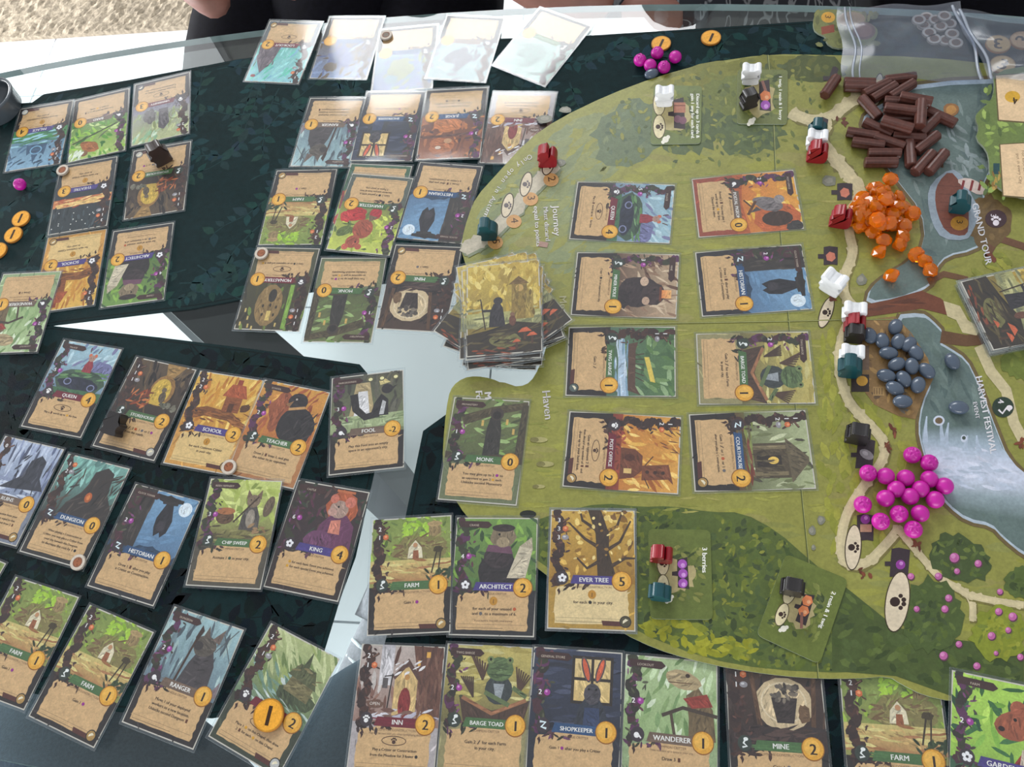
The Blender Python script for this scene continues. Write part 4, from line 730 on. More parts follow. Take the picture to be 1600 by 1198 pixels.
def sleeve_mesh(bulge, curl_top, curl_bot, tilt, seed):
    nx, ny = 9, 13; bm = bmesh.new(); r = random.Random(seed)
    def z(i, j):
        u, v = i/(nx-1)*2-1, j/(ny-1)*2-1
        h = .00095+bulge*(1-u*u)*(1-v*v)+tilt*u*(1-v*v)*.5
        if v > .55: h += curl_top*((v-.55)/.45)**2*(1-.7*u*u)
        if v < -.55: h += curl_bot*((-v-.55)/.45)**2*(1-.7*u*u)
        return h if abs(u) < 1 else h*.8
    top = [[bm.verts.new(((i/(nx-1)-.5)*SW, (j/(ny-1)-.5)*SH, z(i, j))) for i in range(nx)] for j in range(ny)]
    for j in range(ny-1):
        for i in range(nx-1):
            f = bm.faces.new((top[j][i], top[j][i+1], top[j+1][i+1], top[j+1][i])); f.smooth = True
    ring = [top[0][i] for i in range(nx)]+[top[j][nx-1] for j in range(1, ny)]+[top[ny-1][i] for i in range(nx-2, -1, -1)]+[top[j][0] for j in range(ny-2, 0, -1)]
    ring = [bm.verts.new(v.co) for v in ring]; lo = [bm.verts.new((v.co.x, v.co.y, .00004)) for v in ring]; n = len(ring)
    for i in range(n):
        f = bm.faces.new((lo[i], lo[(i+1) % n], ring[(i+1) % n], ring[i])); f.material_index = 1
    bm.faces.new(lo[::-1])
    me = bpy.data.meshes.new('sleeve'); bm.to_mesh(me); bm.free(); me.materials.append(M['sleeve']); me.materials.append(M['sleeve_edge']); return me
SL = [sleeve_mesh(.0003+.0004*random.Random(i).random(), 0, 0, random.Random(i+9).uniform(-.0004, .0004), i) for i in range(6)]
SL += [sleeve_mesh(.0005, .0009, .0000, .0002, 20), sleeve_mesh(.0004, .0008, .0007, -.0002, 21), sleeve_mesh(.00030, .0003, .0002, .0003, 22)]
bm = prism(smooth_poly([(-.0315, -.044), (.0315, -.044), (.0315, .044), (-.0315, .044)], 0), .0001, .00040); STOCK = bpy.data.meshes.new('card_stock'); bm.to_mesh(STOCK); bm.free(); STOCK.materials.append(M['stock'])
NC = [0]
def put_card(key, px, orient, z, label, sl=None, group=None, pose=None, sleeve=True):
    """px: the four outline corners in the photograph, clockwise from upper left"""
    if pose is None:
        UL, UR, LR, LL = px; q = {'u': (UL, UR, LR, LL), 'd': (LR, LL, UL, UR), 'r': (UR, LR, LL, UL)}[orient]
        w = [at(x, y, z) if p is not None else None for p in q for x, y in [p]]
        c = sum(w, Vector())/4; d = (w[0]+w[1]-w[2]-w[3]); ang = math.atan2(d.y, d.x)-math.pi/2
    else: c, ang = pose
    o = empty('playing_card', (c.x, c.y, z), ang); tag(o, label, 'card', group)
    st_ = bpy.data.objects.new('card_stock', STOCK); C.objects.link(st_); st_.parent = o
    f = bpy.data.objects.new('printed_face', face_mesh(key)); C.objects.link(f); f.parent = o
    if sleeve:
        s = bpy.data.objects.new('sleeve', SL[NC[0] % 6 if sl is None else sl]); C.objects.link(s); s.parent = o
    NC[0] += 1
    return o
def edge_pose(a, b, z, vert=False):
    """pose from the two upper corners of an upright card whose lower half runs out of the picture"""
    A, B = at(*a, z), at(*b, z); d = (B-A).normalized(); n = Vector((d.y, -d.x, 0)); c = (A+B)/2+n*SH/2
    return c, math.atan2(d.y, d.x)
BT = .0034       # top of the game board
T1 = .0011       # one sleeved card
GU = 'upside-down cards on the far cloth'
CARDS = [
 ('palace', [(32, 163), (117, 158), (98, 264), (2, 268)], 'd', 0, 'upside-down PALACE card with blue and green picture beside the dark cup'),
 ('bard', [(114, 157), (206, 135), (198, 237), (103.5, 257)], 'd', T1, 'upside-down bright green card marked 0 between PALACE and UNIVERSITY cards'),
 ('university', [(208, 129.5), (300.5, 110), (298.5, 212), (202, 232)], 'd', 0, 'upside-down UNIVERSITY card with pale grey-green picture and value 3'),
 ('store', [(209, 233.6), (299.6, 219.5), (291, 331), (190, 345)], 'd', 0, 'upside-down STOREHOUSE card with a dark brown figure standing on it'),
 ('theatre', [(93, 255), (187, 244), (170, 355), (71, 371.5)], 'd', T1*2, 'upside-down THEATRE card with dark picture and round token at its corner'),
 ('school', [(72, 372), (171, 356), (150, 477.5), (48, 490)], 'd', 0, 'upside-down amber SCHOOL card partly under the green WANDERER card'),
 ('arch', [(174, 361), (276, 346), (260, 468), (153, 483.7)], 'd', 0, 'upside-down ARCHITECT card, dark animal holding pale plans, on far cloth'),
 ('wander', [(1.5, 427.7), (102, 421.5), (66.7, 549.4), (-46, 556)], 'd', T1, 'upside-down WANDERER card cut by the left edge of the picture'),
 ('lookout', [(419, 36), (506, 34.5), (469.7, 126.5), (380, 128.5)], 'd', .0, 'upside-down card with turquoise picture, leftmost of the glaring far row'),
 ('g1', [(513, 27.5), (604, 25), (573.7, 123.5), (481.5, 124.7)], 'd', .0, 'glare-covered sleeved card with blue and tan traces, second of far row', 8),
 ('g2', [(597, 45), (681, 42), (676, 137), (579, 145)], 'd', .0, 'glare-covered sleeved card with dark round token at its corner', 8),
 ('g3', [(699.4, 28), (788, 25), (759, 126), (664, 125)], 'd', T1, 'white glaring sleeved card, fourth from left of the far row', 8),
 ('g4', [(844, 10.5), (926.7, 41), (850, 136.5), (769, 103)], 'd', T1, 'white glaring sleeved card turned askew at the right end of the far row', 8),
 ('ranger', [(486.5, 151.5), (575, 151.5), (547, 263), (453, 262)], 'd', 0, 'upside-down RANGER card with grey-blue picture, left of the second row', 6),
 ('shop', [(575, 143), (666, 141), (643.5, 253), (546, 254)], 'd', T1, 'upside-down SHOPKEEPER card with navy picture and lit window', 6),
 ('judge', [(667.6, 144), (762, 131.5), (751, 246.7), (649, 253)], 'd', T1*2, 'upside-down blue-banner card marked 2 with orange-brown picture', 7),
 ('inn', [(769.6, 141), (873, 143), (852, 262), (747, 256)], 'd', 0, 'upside-down card with reddish brown picture tucked under the board edge', 6),
 ('farm', [(431.4, 264), (529, 266), (504, 384), (401, 383)], 'd', 0, 'upside-down FARM card lying on the far cloth'),
 ('gard', [(548, 254), (647, 255.6), (612, 380), (511, 378)], 'd', T1, 'upside-down card almost hidden beneath the red and green HARVESTER card'),
 ('harv', [(550.4, 271.3), (647, 277.6), (608, 399), (510, 391.6)], 'd', T1*2, 'upside-down HARVESTER card with red fruit picture', 6),
 ('hist', [(653, 248), (759, 262.7), (723, 385), (618, 371.5)], 'd', T1, 'upside-down HISTORIAN card with blue night picture, left of the teal figure'),
 ('monast', [(400, 384), (503, 389), (471.5, 518), (361, 517)], 'd', T1, 'upside-down MONASTERY card with round token on its corner'),
 ('monk', [(500.3, 397), (607.5, 404), (582, 543), (471, 533)], 'd', 0, 'upside-down green MONK card between MONASTERY and MINE cards'),
 ('mine', [(617, 381.5), (723, 389), (697, 520), (587, 512)], 'd', T1*2, 'upside-down MINE card partly under the draw pile'),
 ('queen', [(902.5, 281), (1057, 287), (1046.6, 383), (886.4, 377)], 'r', BT, 'sideways QUEEN card on the board, upper left of the eight'),
 ('pigeon', [(1078.6, 277), (1244, 262), (1258, 360.7), (1087, 375.6)], 'r', BT, 'sideways orange POSTAL PIGEON card on the board'),
 ('mole', [(901, 390.4), (1064.5, 395.5), (1056, 500.6), (890, 496.5)], 'r', BT, 'sideways MINER MOLE card on the board below the QUEEN card'),
 ('hist', [(1083, 392), (1256.7, 377), (1272, 488), (1092.7, 498.6)], 'r', BT, 'sideways blue HISTORIAN card on the board'),
 ('tbarge', [(888, 509), (1057, 509), (1057, 621.7), (881, 621)], 'r', BT, 'sideways green TWIG BARGE card on the board'),
 ('btoad', [(1085, 519.6), (1266, 513.7), (1278, 635), (1088, 634.6)], 'r', BT, 'sideways BARGE TOAD card on the board'),
 ('post', [(889.6, 639), (1068, 650), (1060, 775), (875, 763.6)], 'r', BT, 'sideways amber POST OFFICE card on the board'),
 ('court', [(1070.4, 644.5), (1263, 636.5), (1278, 768), (1083.6, 772)], 'r', BT, 'sideways COURTHOUSE card on the board'),
 ('monk', [(707.5, 617.6), (831, 624), (809.5, 794), (681, 783)], 'u', BT, 'upright MONK card lying on the left lobe of the board'),
 ('queen', [(99, 527), (195, 544), (127.7, 689), (29, 668)], 'u', 0, 'upright QUEEN card on the near left cloth'),
 ('store', [(212.4, 554.6), (312, 575), (243, 725.4), (140, 698)], 'u', 0, 'upright STOREHOUSE card with a toppled dark figure on it'),
 ('school', [(313, 575), (416, 592.5), (358, 748), (252.4, 725)], 'u', 0, 'upright amber SCHOOL card with round token at its lower corner'),
 ('teacher', [(413.6, 591.7), (519, 610), (460.4, 766.6), (350, 744)], 'u', T1, 'upright orange TEACHER card beside the SCHOOL card'),
 ('fool', [(515.5, 586), (634, 576.5), (634, 733.6), (511, 746.8)], 'u', T1*2, 'upright FOOL card marked -2, over bare glass'),
 ('ruins', [(8.8, 676.6), (104, 700), (27.5, 857.7), (-74, 832)], 'u', 0, 'upright blue-grey RUINS card cut by the left edge of the picture'),
 ('dung', [(105, 706.7), (208, 730), (131.5, 891.5), (26.3, 864)], 'u', T1, 'upright DUNGEON card with dark stump picture and round token'),
 ('hist', [(211, 752), (318, 780), (240.5, 952.4), (132.3, 917.8)], 'u', 0, 'upright HISTORIAN card with moonlit blue picture on the near left cloth'),
 ('chip', [(328.7, 746), (444, 748.7), (408, 922), (288.5, 918.3)], 'u', T1*2, 'upright CHIP SWEEP card with yellow-green picture'),
 ('king', [(467.3, 748.7), (579, 764), (525, 944), (413, 920)], 'u', 0, 'upright KING card with purple and brown picture'),
 ('farm', [(24, 898), (128, 930.5), (42, 1112), (-70, 1075)], 'u', 0, 'FARM card at the left picture edge, left of another FARM card'),
 ('farm', [(140.4, 942), (244, 985.5), (148, 1173), (41.7, 1119.5)], 'u', 0, 'tilted FARM card left of the RANGER card near the table edge'),
 ('ranger', [(271.3, 944.5), (386.5, 980), (305, 1172.7), (184.7, 1133.5)], 'u', 0, 'upright RANGER card near the table edge'),
 ('chapel', [(423.4, 968), (535.3, 1028.4), (440, 1222), (317, 1150)], 'u', 0, 'tilted green chapel card with a gold coin lying on it'),
 ('farm', [(580.7, 811), (707.4, 799), (703, 990), (574, 999)], 'u', BT+T1, 'upright FARM card left of the near ARCHITECT card'),
 ('arch', [(713, 805), (842.4, 804.4), (837, 1000), (698, 997)], 'u', BT, 'upright ARCHITECT card between FARM and EVER TREE cards'),
 ('ever', [(858, 793), (995, 794), (994, 990.4), (853.4, 986.3)], 'u', BT+T1*2, 'golden EVER TREE card marked 5, on top of its small stack'),
]
for c in CARDS: put_card(c[0], c[1], c[2], c[3], c[4], c[5] if len(c) > 5 else None)
w = at(926, 892, BT+T1)
for k in range(2):
    put_card('back', [(858, 793), (995, 794), (994, 990.4), (853.4, 986.3)], 'u', BT+T1*k, 'card in the small stack hidden under the golden EVER TREE card', group='cards under the ever tree card')
put_card('inn', None, '', T1, 'INN card with snowy brown picture at the near edge', pose=edge_pose((564.6, 1001.7), (698, 1007), T1))
put_card('btoad', None, '', 0, 'upright BARGE TOAD card at the near edge beside the INN card', pose=edge_pose((699.7, 1001), (833.4, 1007.4), 0))
put_card('shop', None, '', T1, 'upright SHOPKEEPER card with lit window at the near edge', pose=edge_pose((833.4, 1006), (974.8, 1016), T1))
put_card('wander', None, '', 0, 'upright WANDERER card with long-necked lizard tucked under the board edge', pose=edge_pose((977, 1017.6), (1122, 1030), 0))
put_card('mine2', None, '', 0, 'upright MINE card tucked under the near board edge', pose=edge_pose((1131, 1029), (1283, 1035), 0))
put_card('farm', None, '', 0, 'upright FARM card tucked under the near board edge', pose=edge_pose((1306, 1041), (1470, 1051), 0))
put_card('gard', None, '', BT, 'upright GARDENER card at the lower right corner of the picture', pose=edge_pose((1489, 1042.6), (1650, 1076), BT))
A = at(14, 878, 0); dd = (at(244, 985.5, 0)-at(140.4, 942, 0)).normalized(); nn = Vector((dd.y, -dd.x, 0))
put_card('farm', None, '', 0, 'sliver of a card at the left picture edge above the FARM cards', pose=(A-dd*SW/2+nn*SH/2, math.atan2(dd.y, dd.x)))

# draw pile of face-down cards at the left tip of the board
cz = BT; top = [(724, 412), (848, 405.7), (851.6, 551), (725, 562.5)]
spread = [(-14, 16, 8), (4, 22, -9), (-8, 14, 3), (12, 6, 22), (-12, 8, -24), (6, 18, -4), (18, -8, 14), (-18, 2, -38), (14, -6, 34), (-6, 16, 5), (-10, 4, -2), (-9, -12, 8), (2, 6, -3), (-6, 1, 3)]
ctr = [sum(p[0] for p in top)/4, sum(p[1] for p in top)/4]
for i, (dx, dy, da) in enumerate(spread):
    z = cz+i*T1; c = at(ctr[0]+dx*.9, ctr[1]+dy*.9, z); w = [at(x, y, z) for x, y in top]; d = w[0]+w[1]-w[2]-w[3]
    put_card('back', None, '', z, 'face-down card with yellow forest back, lower in the messy draw pile', group='face-down cards of the draw pile', pose=(c, math.atan2(d.y, d.x)-math.pi/2+math.radians(da)))
put_card('back', top, 'u', cz+len(spread)*T1, 'topmost face-down card of the draw pile, cloaked figure and clock tower')
# second pile at the right picture edge
for i in range(7):
    z = BT+i*T1; A, B = at(1495, 437, BT+6*T1), at(1550, 553, BT+6*T1); d = (A-B).normalized(); n = Vector((d.y, -d.x, 0)); c = (A+B)/2+n*SH/2
    ang = math.atan2(n.y, n.x)-math.pi/2
    j = Vector((rnd.uniform(-1, 1), rnd.uniform(-1, 1), 0))*.0012 if i < 6 else Vector((0, 0, 0))
    put_card('back', None, '', z, 'topmost face-down card of the pile at the right edge' if i == 6 else 'face-down card within the neat pile at the right picture edge', group=None if i == 6 else 'face-down cards of the right pile', pose=(c+j, ang))

# ================================================================== GAME BOARD
BO = [(1300, 86), (1200, 84), (1100, 99), (1025, 120), (950, 148), (873, 185), (825, 218), (775, 273), (744, 307), (731, 338), (721, 376), (722, 400), (740, 440), (800, 480), (850, 485), (863, 501), (853.5, 543), (842, 575), (829, 597), (812, 604), (790, 601), (768, 591), (744, 587), (724, 590), (707.5, 602), (700, 620), (694, 668), (691, 723), (700, 765), (716, 787), (724, 800), (760, 840), (805, 868), (844, 888), (900, 940), (973, 989), (1024, 1013), (1075, 1029), (1126, 1041), (1172, 1049), (1225, 1056), (1279, 1060), (1340, 1060), (1389, 1056), (1409, 1069), (1443, 1086), (1489, 1096), (1600, 1100), (1740, 1060), (1860, 900), (1900, 640), (1850, 330), (1740, 160), (1600, 105), (1440, 88)]
BO = smooth_poly(BO, 1)
bw = [tuple(at(x, y, BT)[:2]) for x, y in BO]
board = empty('game_board'); tag(board, 'large round folding game board printed with a green meadow and river', 'game board')
bm = prism(bw, .0013, BT-.00018); bmesh.ops.triangulate(bm, faces=[f for f in bm.faces if len(f.verts) > 4], ngon_method='EAR_CLIP'); mesh_obj('board_body', bm, M['edge'], board)
def bcl(x, y): return x, y
P = Painter(lambda x, y: tuple(at(x, y, BT)[:2]), z=BT-.00016, step=2.5e-7, ydown=True, seed=4); P.gain = (.94, .915, .95)
Gm, Gy, Gd, Gk = (146, 150, 70), (152, 158, 60), (88, 106, 58), (64, 82, 48)
P.poly(BO, Gm)
inb = [(x, y) for x, y in BO]
def bst(n, x0, y0, x1, y1, cols, l, w, a=0, aj=25, jit=9, poly=None):
    """brush strokes kept on the board"""
    ins = poly or inb
    P.S(n, x0, y0, x1, y1, cols, l, w, a, aj, jit, inside=ins)
bin_ = [(x+(1200-x)*.02, y+(580-y)*.02) for x, y in BO]
bst(500, 700, 80, 1610, 1100, [(146, 150, 70), (152, 156, 66), (138, 144, 72), (148, 148, 78)], 60, 14, 0, 8, 5, bin_)
# upper left meadow: bluish haze of the glare painted into the greens
bst(160, 720, 150, 960, 420, [(136, 148, 94), (140, 149, 86), (132, 146, 98)], 46, 14, -40, 20, 5, bin_)
def bush(cx, cy, rx, ry, n, cols, l=16, w=8, a=0, jag=.14, base=None):
    P.B(cx, cy, rx, ry, base or cols[0], jag, 34, a); ca, sa = math.cos(math.radians(a)), math.sin(math.radians(a))
    poly = [(cx+ca*x-sa*y, cy+sa*x+ca*y) for x, y in circ(0, 0, rx*.93, ry*.93, 24)]
    R_ = max(rx, ry); bst(n, cx-R_, cy-R_, cx+R_, cy+R_, cols, l, w, 0, 180, 9, [p for p in poly])
TG = [(86, 104, 62), (98, 116, 60), (76, 94, 60), (112, 126, 62)]
bush(985, 205, 62, 46, 70, [(104, 122, 86), (116, 132, 88), (92, 112, 82)], a=-30); bush(1075, 190, 60, 50, 80, TG); bush(1170, 190, 60, 52, 80, TG); bush(1090, 120, 70, 17, 40, [(124, 128, 50), (110, 118, 46), (142, 142, 48)], a=-14); bush(1200, 100, 70, 14, 40, [(118, 122, 42), (96, 106, 40)], a=-2); bush(1270, 108, 50, 22, 40, [(76, 88, 40), (92, 100, 42)])
bush(1150, 150, 55, 30, 50, [(112, 124, 56), (96, 110, 54)])
# dark near forest
FP = [(875, 800), (940, 785), (1000, 792), (1050, 790), (1110, 800), (1160, 800), (1215, 830), (1260, 870), (1320, 920), (1370, 985), (1385, 1040), (1340, 1052), (1200, 1046), (1100, 1028), (990, 985), (900, 925), (850, 880), (800, 855), (830, 815)]
P.poly(smooth_poly(FP, 1), (86, 104, 48)); bst(520, 800, 790, 1390, 1052, [(84, 104, 48), (98, 116, 48), (72, 92, 46), (110, 124, 46), (64, 80, 44)], 20, 10, 0, 180, 8, FP)
bst(420, 800, 790, 1390, 1052, [(92, 112, 48), (120, 134, 52), (70, 88, 44), (134, 142, 56), (58, 74, 42)], 9, 4.5, 0, 180, 10, FP)
NP = [(990, 968), (1040, 950), (1120, 985), (1190, 1000), (1180, 1040), (1090, 1026), (1000, 992)]
bst(130, 980, 950, 1200, 1045, [(160, 164, 42), (146, 152, 40), (128, 140, 44)], 22, 10, 15, 60, 8, NP)
RB = [(1300, 900), (1400, 980), (1500, 1000), (1600, 1010), (1600, 1085), (1489, 1088), (1400, 1056), (1300, 1048)]
P.poly(RB, (74, 92, 44)); bst(140, 1300, 900, 1600, 1090, [(74, 94, 44), (88, 108, 48), (64, 82, 42)], 26, 11, 10, 60, 7, RB)
bst(260, 760, 270, 1300, 800, [(140, 148, 66), (154, 158, 70), (160, 160, 82)], 26, 4, 0, 12, 6, bin_)
bst(200, 950, 100, 1290, 260, [(104, 118, 58), (124, 134, 60), (146, 150, 70), (84, 100, 58)], 11, 5, 0, 180, 10, bin_)
# right bank meadow
bst(120, 1280, 520, 1420, 860, [(152, 158, 58), (160, 164, 64), (140, 148, 56)], 30, 12, 80, 30, 6, bin_)
PATH = (206, 198, 150); PATH2 = (190, 180, 128)
def path(pts, w, col=PATH, edge=(120, 116, 60)):
    q = smooth_poly(pts, 2, False); P.L([(x+2, y+3) for x, y in q], w*1.1, edge)
    for x, y in q[1:-1:2]: P.B(x+1, y+2, w*.66, w*.66, edge, .25, 9)
    P.L(q, w, col)
    for x, y in q[1:-1:2]: P.B(x, y, w*.6, w*.6, col, .28, 9); P.L([(x-w*.12, y) for x, y in q], w*.45, tuple(c*1.04 for c in col))
path([(1240, 178), (1270, 190), (1300, 182), (1330, 158), (1345, 150)], 17); path([(1292, 190), (1280, 215), (1300, 245), (1325, 270), (1338, 290)], 19); path([(1338, 285), (1345, 300), (1330, 330), (1325, 360), (1335, 395), (1318, 430), (1318, 462), (1340, 485), (1320, 510), (1308, 560), (1320, 620), (1345, 650), (1385, 690), (1380, 720), (1352, 755), (1322, 800), (1312, 850), (1318, 880), (1350, 885), (1385, 850), (1405, 825)], 15)
path([(1402, 825), (1440, 870), (1470, 905), (1500, 920), (1520, 935), (1520, 970)], 11); path([(1515, 930), (1560, 940), (1600, 945)], 11)
# river
RV = [(1435, 128), (1400, 150), (1352, 176), (1345, 200), (1362, 230), (1400, 280), (1440, 330), (1446, 380), (1420, 410), (1385, 430), (1358, 452), (1352, 476), (1400, 470), (1440, 455), (1460, 440), (1462, 420), (1480, 400), (1520, 392), (1548, 372), (1560, 350), (1540, 320), (1536, 290), (1548, 265), (1560, 240), (1640, 200), (1640, 120)]
WAT, WATL, FOAM = (102, 124, 116), (128, 156, 160), (206, 220, 228)
def shore(pts, col, rim=(180, 200, 204), bank=(112, 98, 60)):
    q = smooth_poly(pts, 1); cx, cy = sum(p[0] for p in q)/len(q), sum(p[1] for p in q)/len(q)
    P.L(q+[q[0]], 11, bank); P.poly(q, rim); P.poly([(x+(cx-x)*.035, y+(cy-y)*.035) for x, y in q], col)
shore(RV, WAT)
bst(110, 1340, 130, 1600, 470, [(102, 124, 116), (90, 112, 108), (112, 134, 126), (126, 146, 138)], 34, 7, 60, 40, 7, [(x+(1470-x)*.08, y+(290-y)*.08) for x, y in RV])
bst(26, 1480, 200, 1545, 275, [(134, 152, 146), (150, 168, 164)], 22, 6, 50, 50, 7, RV)
RV2 = [(1396, 492), (1440, 488), (1455, 498), (1476, 520), (1464, 532), (1482, 542), (1510, 560), (1526, 592), (1540, 625), (1556, 668), (1575, 715), (1605, 745), (1660, 780), (1660, 900), (1600, 868), (1568, 842), (1550, 822), (1512, 815), (1482, 792), (1466, 770), (1452, 735), (1440, 700), (1434, 670), (1440, 630), (1456, 595), (1440, 560), (1420, 525)]
shore(RV2, WAT); bst(120, 1400, 490, 1605, 860, [(102, 124, 114), (92, 114, 108), (112, 134, 124)], 34, 8, 70, 30, 6, [(x+(1510-x)*.07, y+(680-y)*.05) for x, y in RV2])
WF = [(1440, 690), (1448, 672), (1470, 690), (1500, 700), (1530, 694), (1556, 690), (1578, 715), (1606, 745), (1620, 770), (1560, 772), (1500, 768), (1472, 756), (1455, 738)]
rows_ = [((1440, 668), (1552, 664), WAT), ((1441, 690), (1566, 700), (170, 192, 200)), ((1447, 712), (1588, 728), (206, 220, 230)), ((1457, 742), (1622, 756), (204, 218, 228)), ((1472, 768), (1630, 786), (150, 172, 172)), ((1488, 792), (1640, 822), WAT)]
for (a0, a1, ca_), (b0, b1, cb_) in zip(rows_, rows_[1:]):
    for k in range(8):
        u, v = k/8, (k+1)/8; m_ = lambda p, q, t: (p[0]*(1-t)+q[0]*t, p[1]*(1-t)+q[1]*t)
        P.poly([m_(a0, a1, u), m_(a0, a1, v), m_(b0, b1, v), m_(b0, b1, u)], None, [ca_, ca_, cb_, cb_])
bst(46, 1445, 690, 1600, 765, [(214, 226, 234), (196, 212, 222), (186, 204, 214)], 30, 6, 14, 25, 5, WF)
for x0, y0, x1, y1 in ((1470, 655, 1474, 695), (1482, 660, 1478, 700), (1512, 680, 1508, 705), (1526, 680, 1530, 705), (1448, 650, 1446, 690)): P.L([(x0, y0), ((x0+x1)/2-1, (y0+y1)/2), (x1, y1)], 2, (180, 200, 210), 9)
P.E(1467, 657, 9, 8, FOAM); P.E(1467, 657, 6, 5, (112, 96, 70)); P.E(1506, 685, 5, 6, FOAM); P.E(1506, 684, 3, 3, (70, 84, 74))
# log bridge and fallen logs
P.poly([(1340, 478), (1390, 468), (1440, 454), (1470, 466), (1490, 484), (1480, 492), (1440, 482), (1390, 490), (1346, 496)], (116, 70, 48)); bst(20, 1345, 460, 1485, 492, [(132, 80, 54), (96, 58, 42)], 40, 4, -6, 8, 6, [(1346, 482), (1440, 458), (1480, 482), (1440, 478), (1350, 492)])
P.L([(1470, 526), (1510, 532), (1560, 528)], 20, (104, 76, 50), 16); P.L([(1450, 440), (1475, 428), (1512, 436)], 12, (112, 82, 54), 8); P.L([(1545, 392), (1560, 372), (1600, 385), (1620, 400)], 13, (112, 80, 56), 10); P.L([(1545, 405), (1540, 392), (1556, 408)], 9, (120, 70, 48))
bush(1545, 345, 34, 40, 30, [(112, 92, 56), (126, 104, 62)]); bst(70, 1500, 380, 1600, 480, [(146, 152, 58), (156, 160, 62), (132, 140, 56)], 26, 10, 20, 30, 6, [(1500, 420), (1560, 390), (1600, 400), (1600, 470), (1520, 480)])
P.poly([(1474, 470), (1500, 478), (1512, 500), (1532, 512), (1526, 524), (1504, 520), (1494, 500), (1480, 494)], PATH); P.L([(1530, 540), (1548, 580), (1572, 610), (1584, 660), (1600, 690)], 17, PATH); bush(1598, 560, 34, 34, 24, [(112, 128, 52), (126, 140, 56)])
# town quarter on the left bank
TP = [(1352, 500), (1398, 494), (1424, 520), (1450, 560), (1458, 592), (1440, 628), (1430, 655), (1404, 650), (1366, 632), (1342, 600), (1338, 550)]
P.poly(TP, (146, 118, 72)); bst(90, 1335, 490, 1460, 660, [(166, 134, 80), (126, 100, 66), (104, 86, 62), (186, 152, 92), (120, 116, 100)], 16, 6, 40, 70, 8, TP)
P.R(1330, 585, 1358, 612, (58, 48, 44)); P.E(1347, 595, 9, 8, (214, 166, 62)); P.R(1344, 540, 1358, 578, (124, 104, 84)); P.R(1364, 604, 1382, 618, (176, 146, 92)); 
for k in range(4): P.L([(1366+k*4, 606), (1366+k*4, 616)], 1, (90, 70, 50))
# signs on the trail
def sign(x, y, w, h, a, tok):
    ca, sa = math.cos(math.radians(a)), math.sin(math.radians(a))
    P.poly([(x+ca*u-sa*v, y+sa*u+ca*v) for u, v in ((-w/2, -h/2), (-w*.1, -h*.56), (w/2, -h/2), (w*.48, h*.5), (w*.1, h*.46), (-w/2, h/2))], (58, 48, 52)); P.R(x-w*.5-9, y-3, x-w*.5, y+4, (58, 48, 52))
    for u, v, k in tok:
        X, Y = x+u, y+v
        if k == 'r': P.poly(circ(X, Y, 8, 8, 6, .3), (206, 128, 100))
        elif k == 'b': P.E(X, Y, 7.5, 7.5, (146, 62, 150)); P.E(X+1, Y-2, 3, 3, (200, 140, 204))
        elif k == 'p': P.E(X, Y, 12, 7, (150, 148, 146), a=30); P.E(X-2, Y-2, 5, 3, (190, 188, 186), a=30)
        elif k == 't': P.L([(X-7, Y-12), (X+6, Y+12)], 5, (142, 96, 84))
        elif k == 'c': P.R(X-9, Y-6, X+9, Y+6, (190, 150, 116))
sign(1320, 300, 24, 26, 0, [(0, 1, 'r')]); sign(1298, 400, 22, 28, 0, [(0, 1, 'r')]); sign(1352, 710, 27, 46, 6, [(2, 0, 'p')]); sign(1352, 825, 26, 40, 0, [(0, -14, 'b'), (1, 0, 'c')]); sign(1406, 880, 29, 44, 4, [(1, 2, 'b')]); sign(1283, 205, 16, 40, 10, [(0, -8, 't'), (0, 10, 't')]); sign(1300, 122, 10, 34, 20, [])
def pawspot(x, y, rx, ry, a=0, pc=(52, 36, 30)):
    P.E(x, y, rx, ry, (222, 212, 176), 24, a); P.ring(x, y, rx*1.02, ry*1.0, 1.6, (60, 50, 34), a); P.paw(x, y, rx*.78, pc, 90)
bush(1500, 872, 52, 34, 60, [(70, 88, 46), (84, 104, 48), (100, 118, 52), (60, 76, 44)], 14, 7, 20); bush(1455, 960, 50, 56, 80, [(76, 96, 46), (92, 112, 50), (64, 82, 44)], 14, 7); bush(1560, 990, 44, 42, 70, [(132, 146, 44), (112, 130, 46), (146, 156, 48)], 14, 7); bush(1600, 910, 30, 26, 30, [(84, 104, 48), (66, 84, 44)], 12, 7)
pawspot(1333, 855, 13, 36, 4); pawspot(1402, 940, 19, 48, 8); pawspot(1372, 140, 8, 26, 8); pawspot(1291, 488, 10, 26, 20)
for x, y, r in ((1491, 871, 7.5), (1528, 880, 5.5), (1495, 892, 4.5), (1466, 900, 5.5), (1562, 924, 4.5), (1423, 900, 5), (1482, 934, 5.5), (1476, 951, 5.5), (1432, 951, 4.5), (1560, 955, 5.5), (1582, 963, 6.5), (1575, 984, 4.5), (1549, 993, 6), (1498, 1006, 5), (1474, 1024, 6.5), (1556, 1020, 3.5), (1594, 1026, 5), (1526, 1040, 5.5)): P.E(x+1, y+1.5, r*1.12, r*1.12, (96, 60, 76)); P.E(x, y, r, r, (190, 104, 158)); P.E(x-r*.25, y-r*.3, r*.5, r*.5, (216, 144, 188))
for x, y in ((1432, 848), (1352, 895), (1388, 702), (1400, 672), (1592, 690), (1315, 192), (1300, 462)): leaves_ = [(126, 70, 44), (104, 56, 38)]; P.S(5, x-8, y-8, x+8, y+8, leaves_, 12, 5, 0, 180, 6)
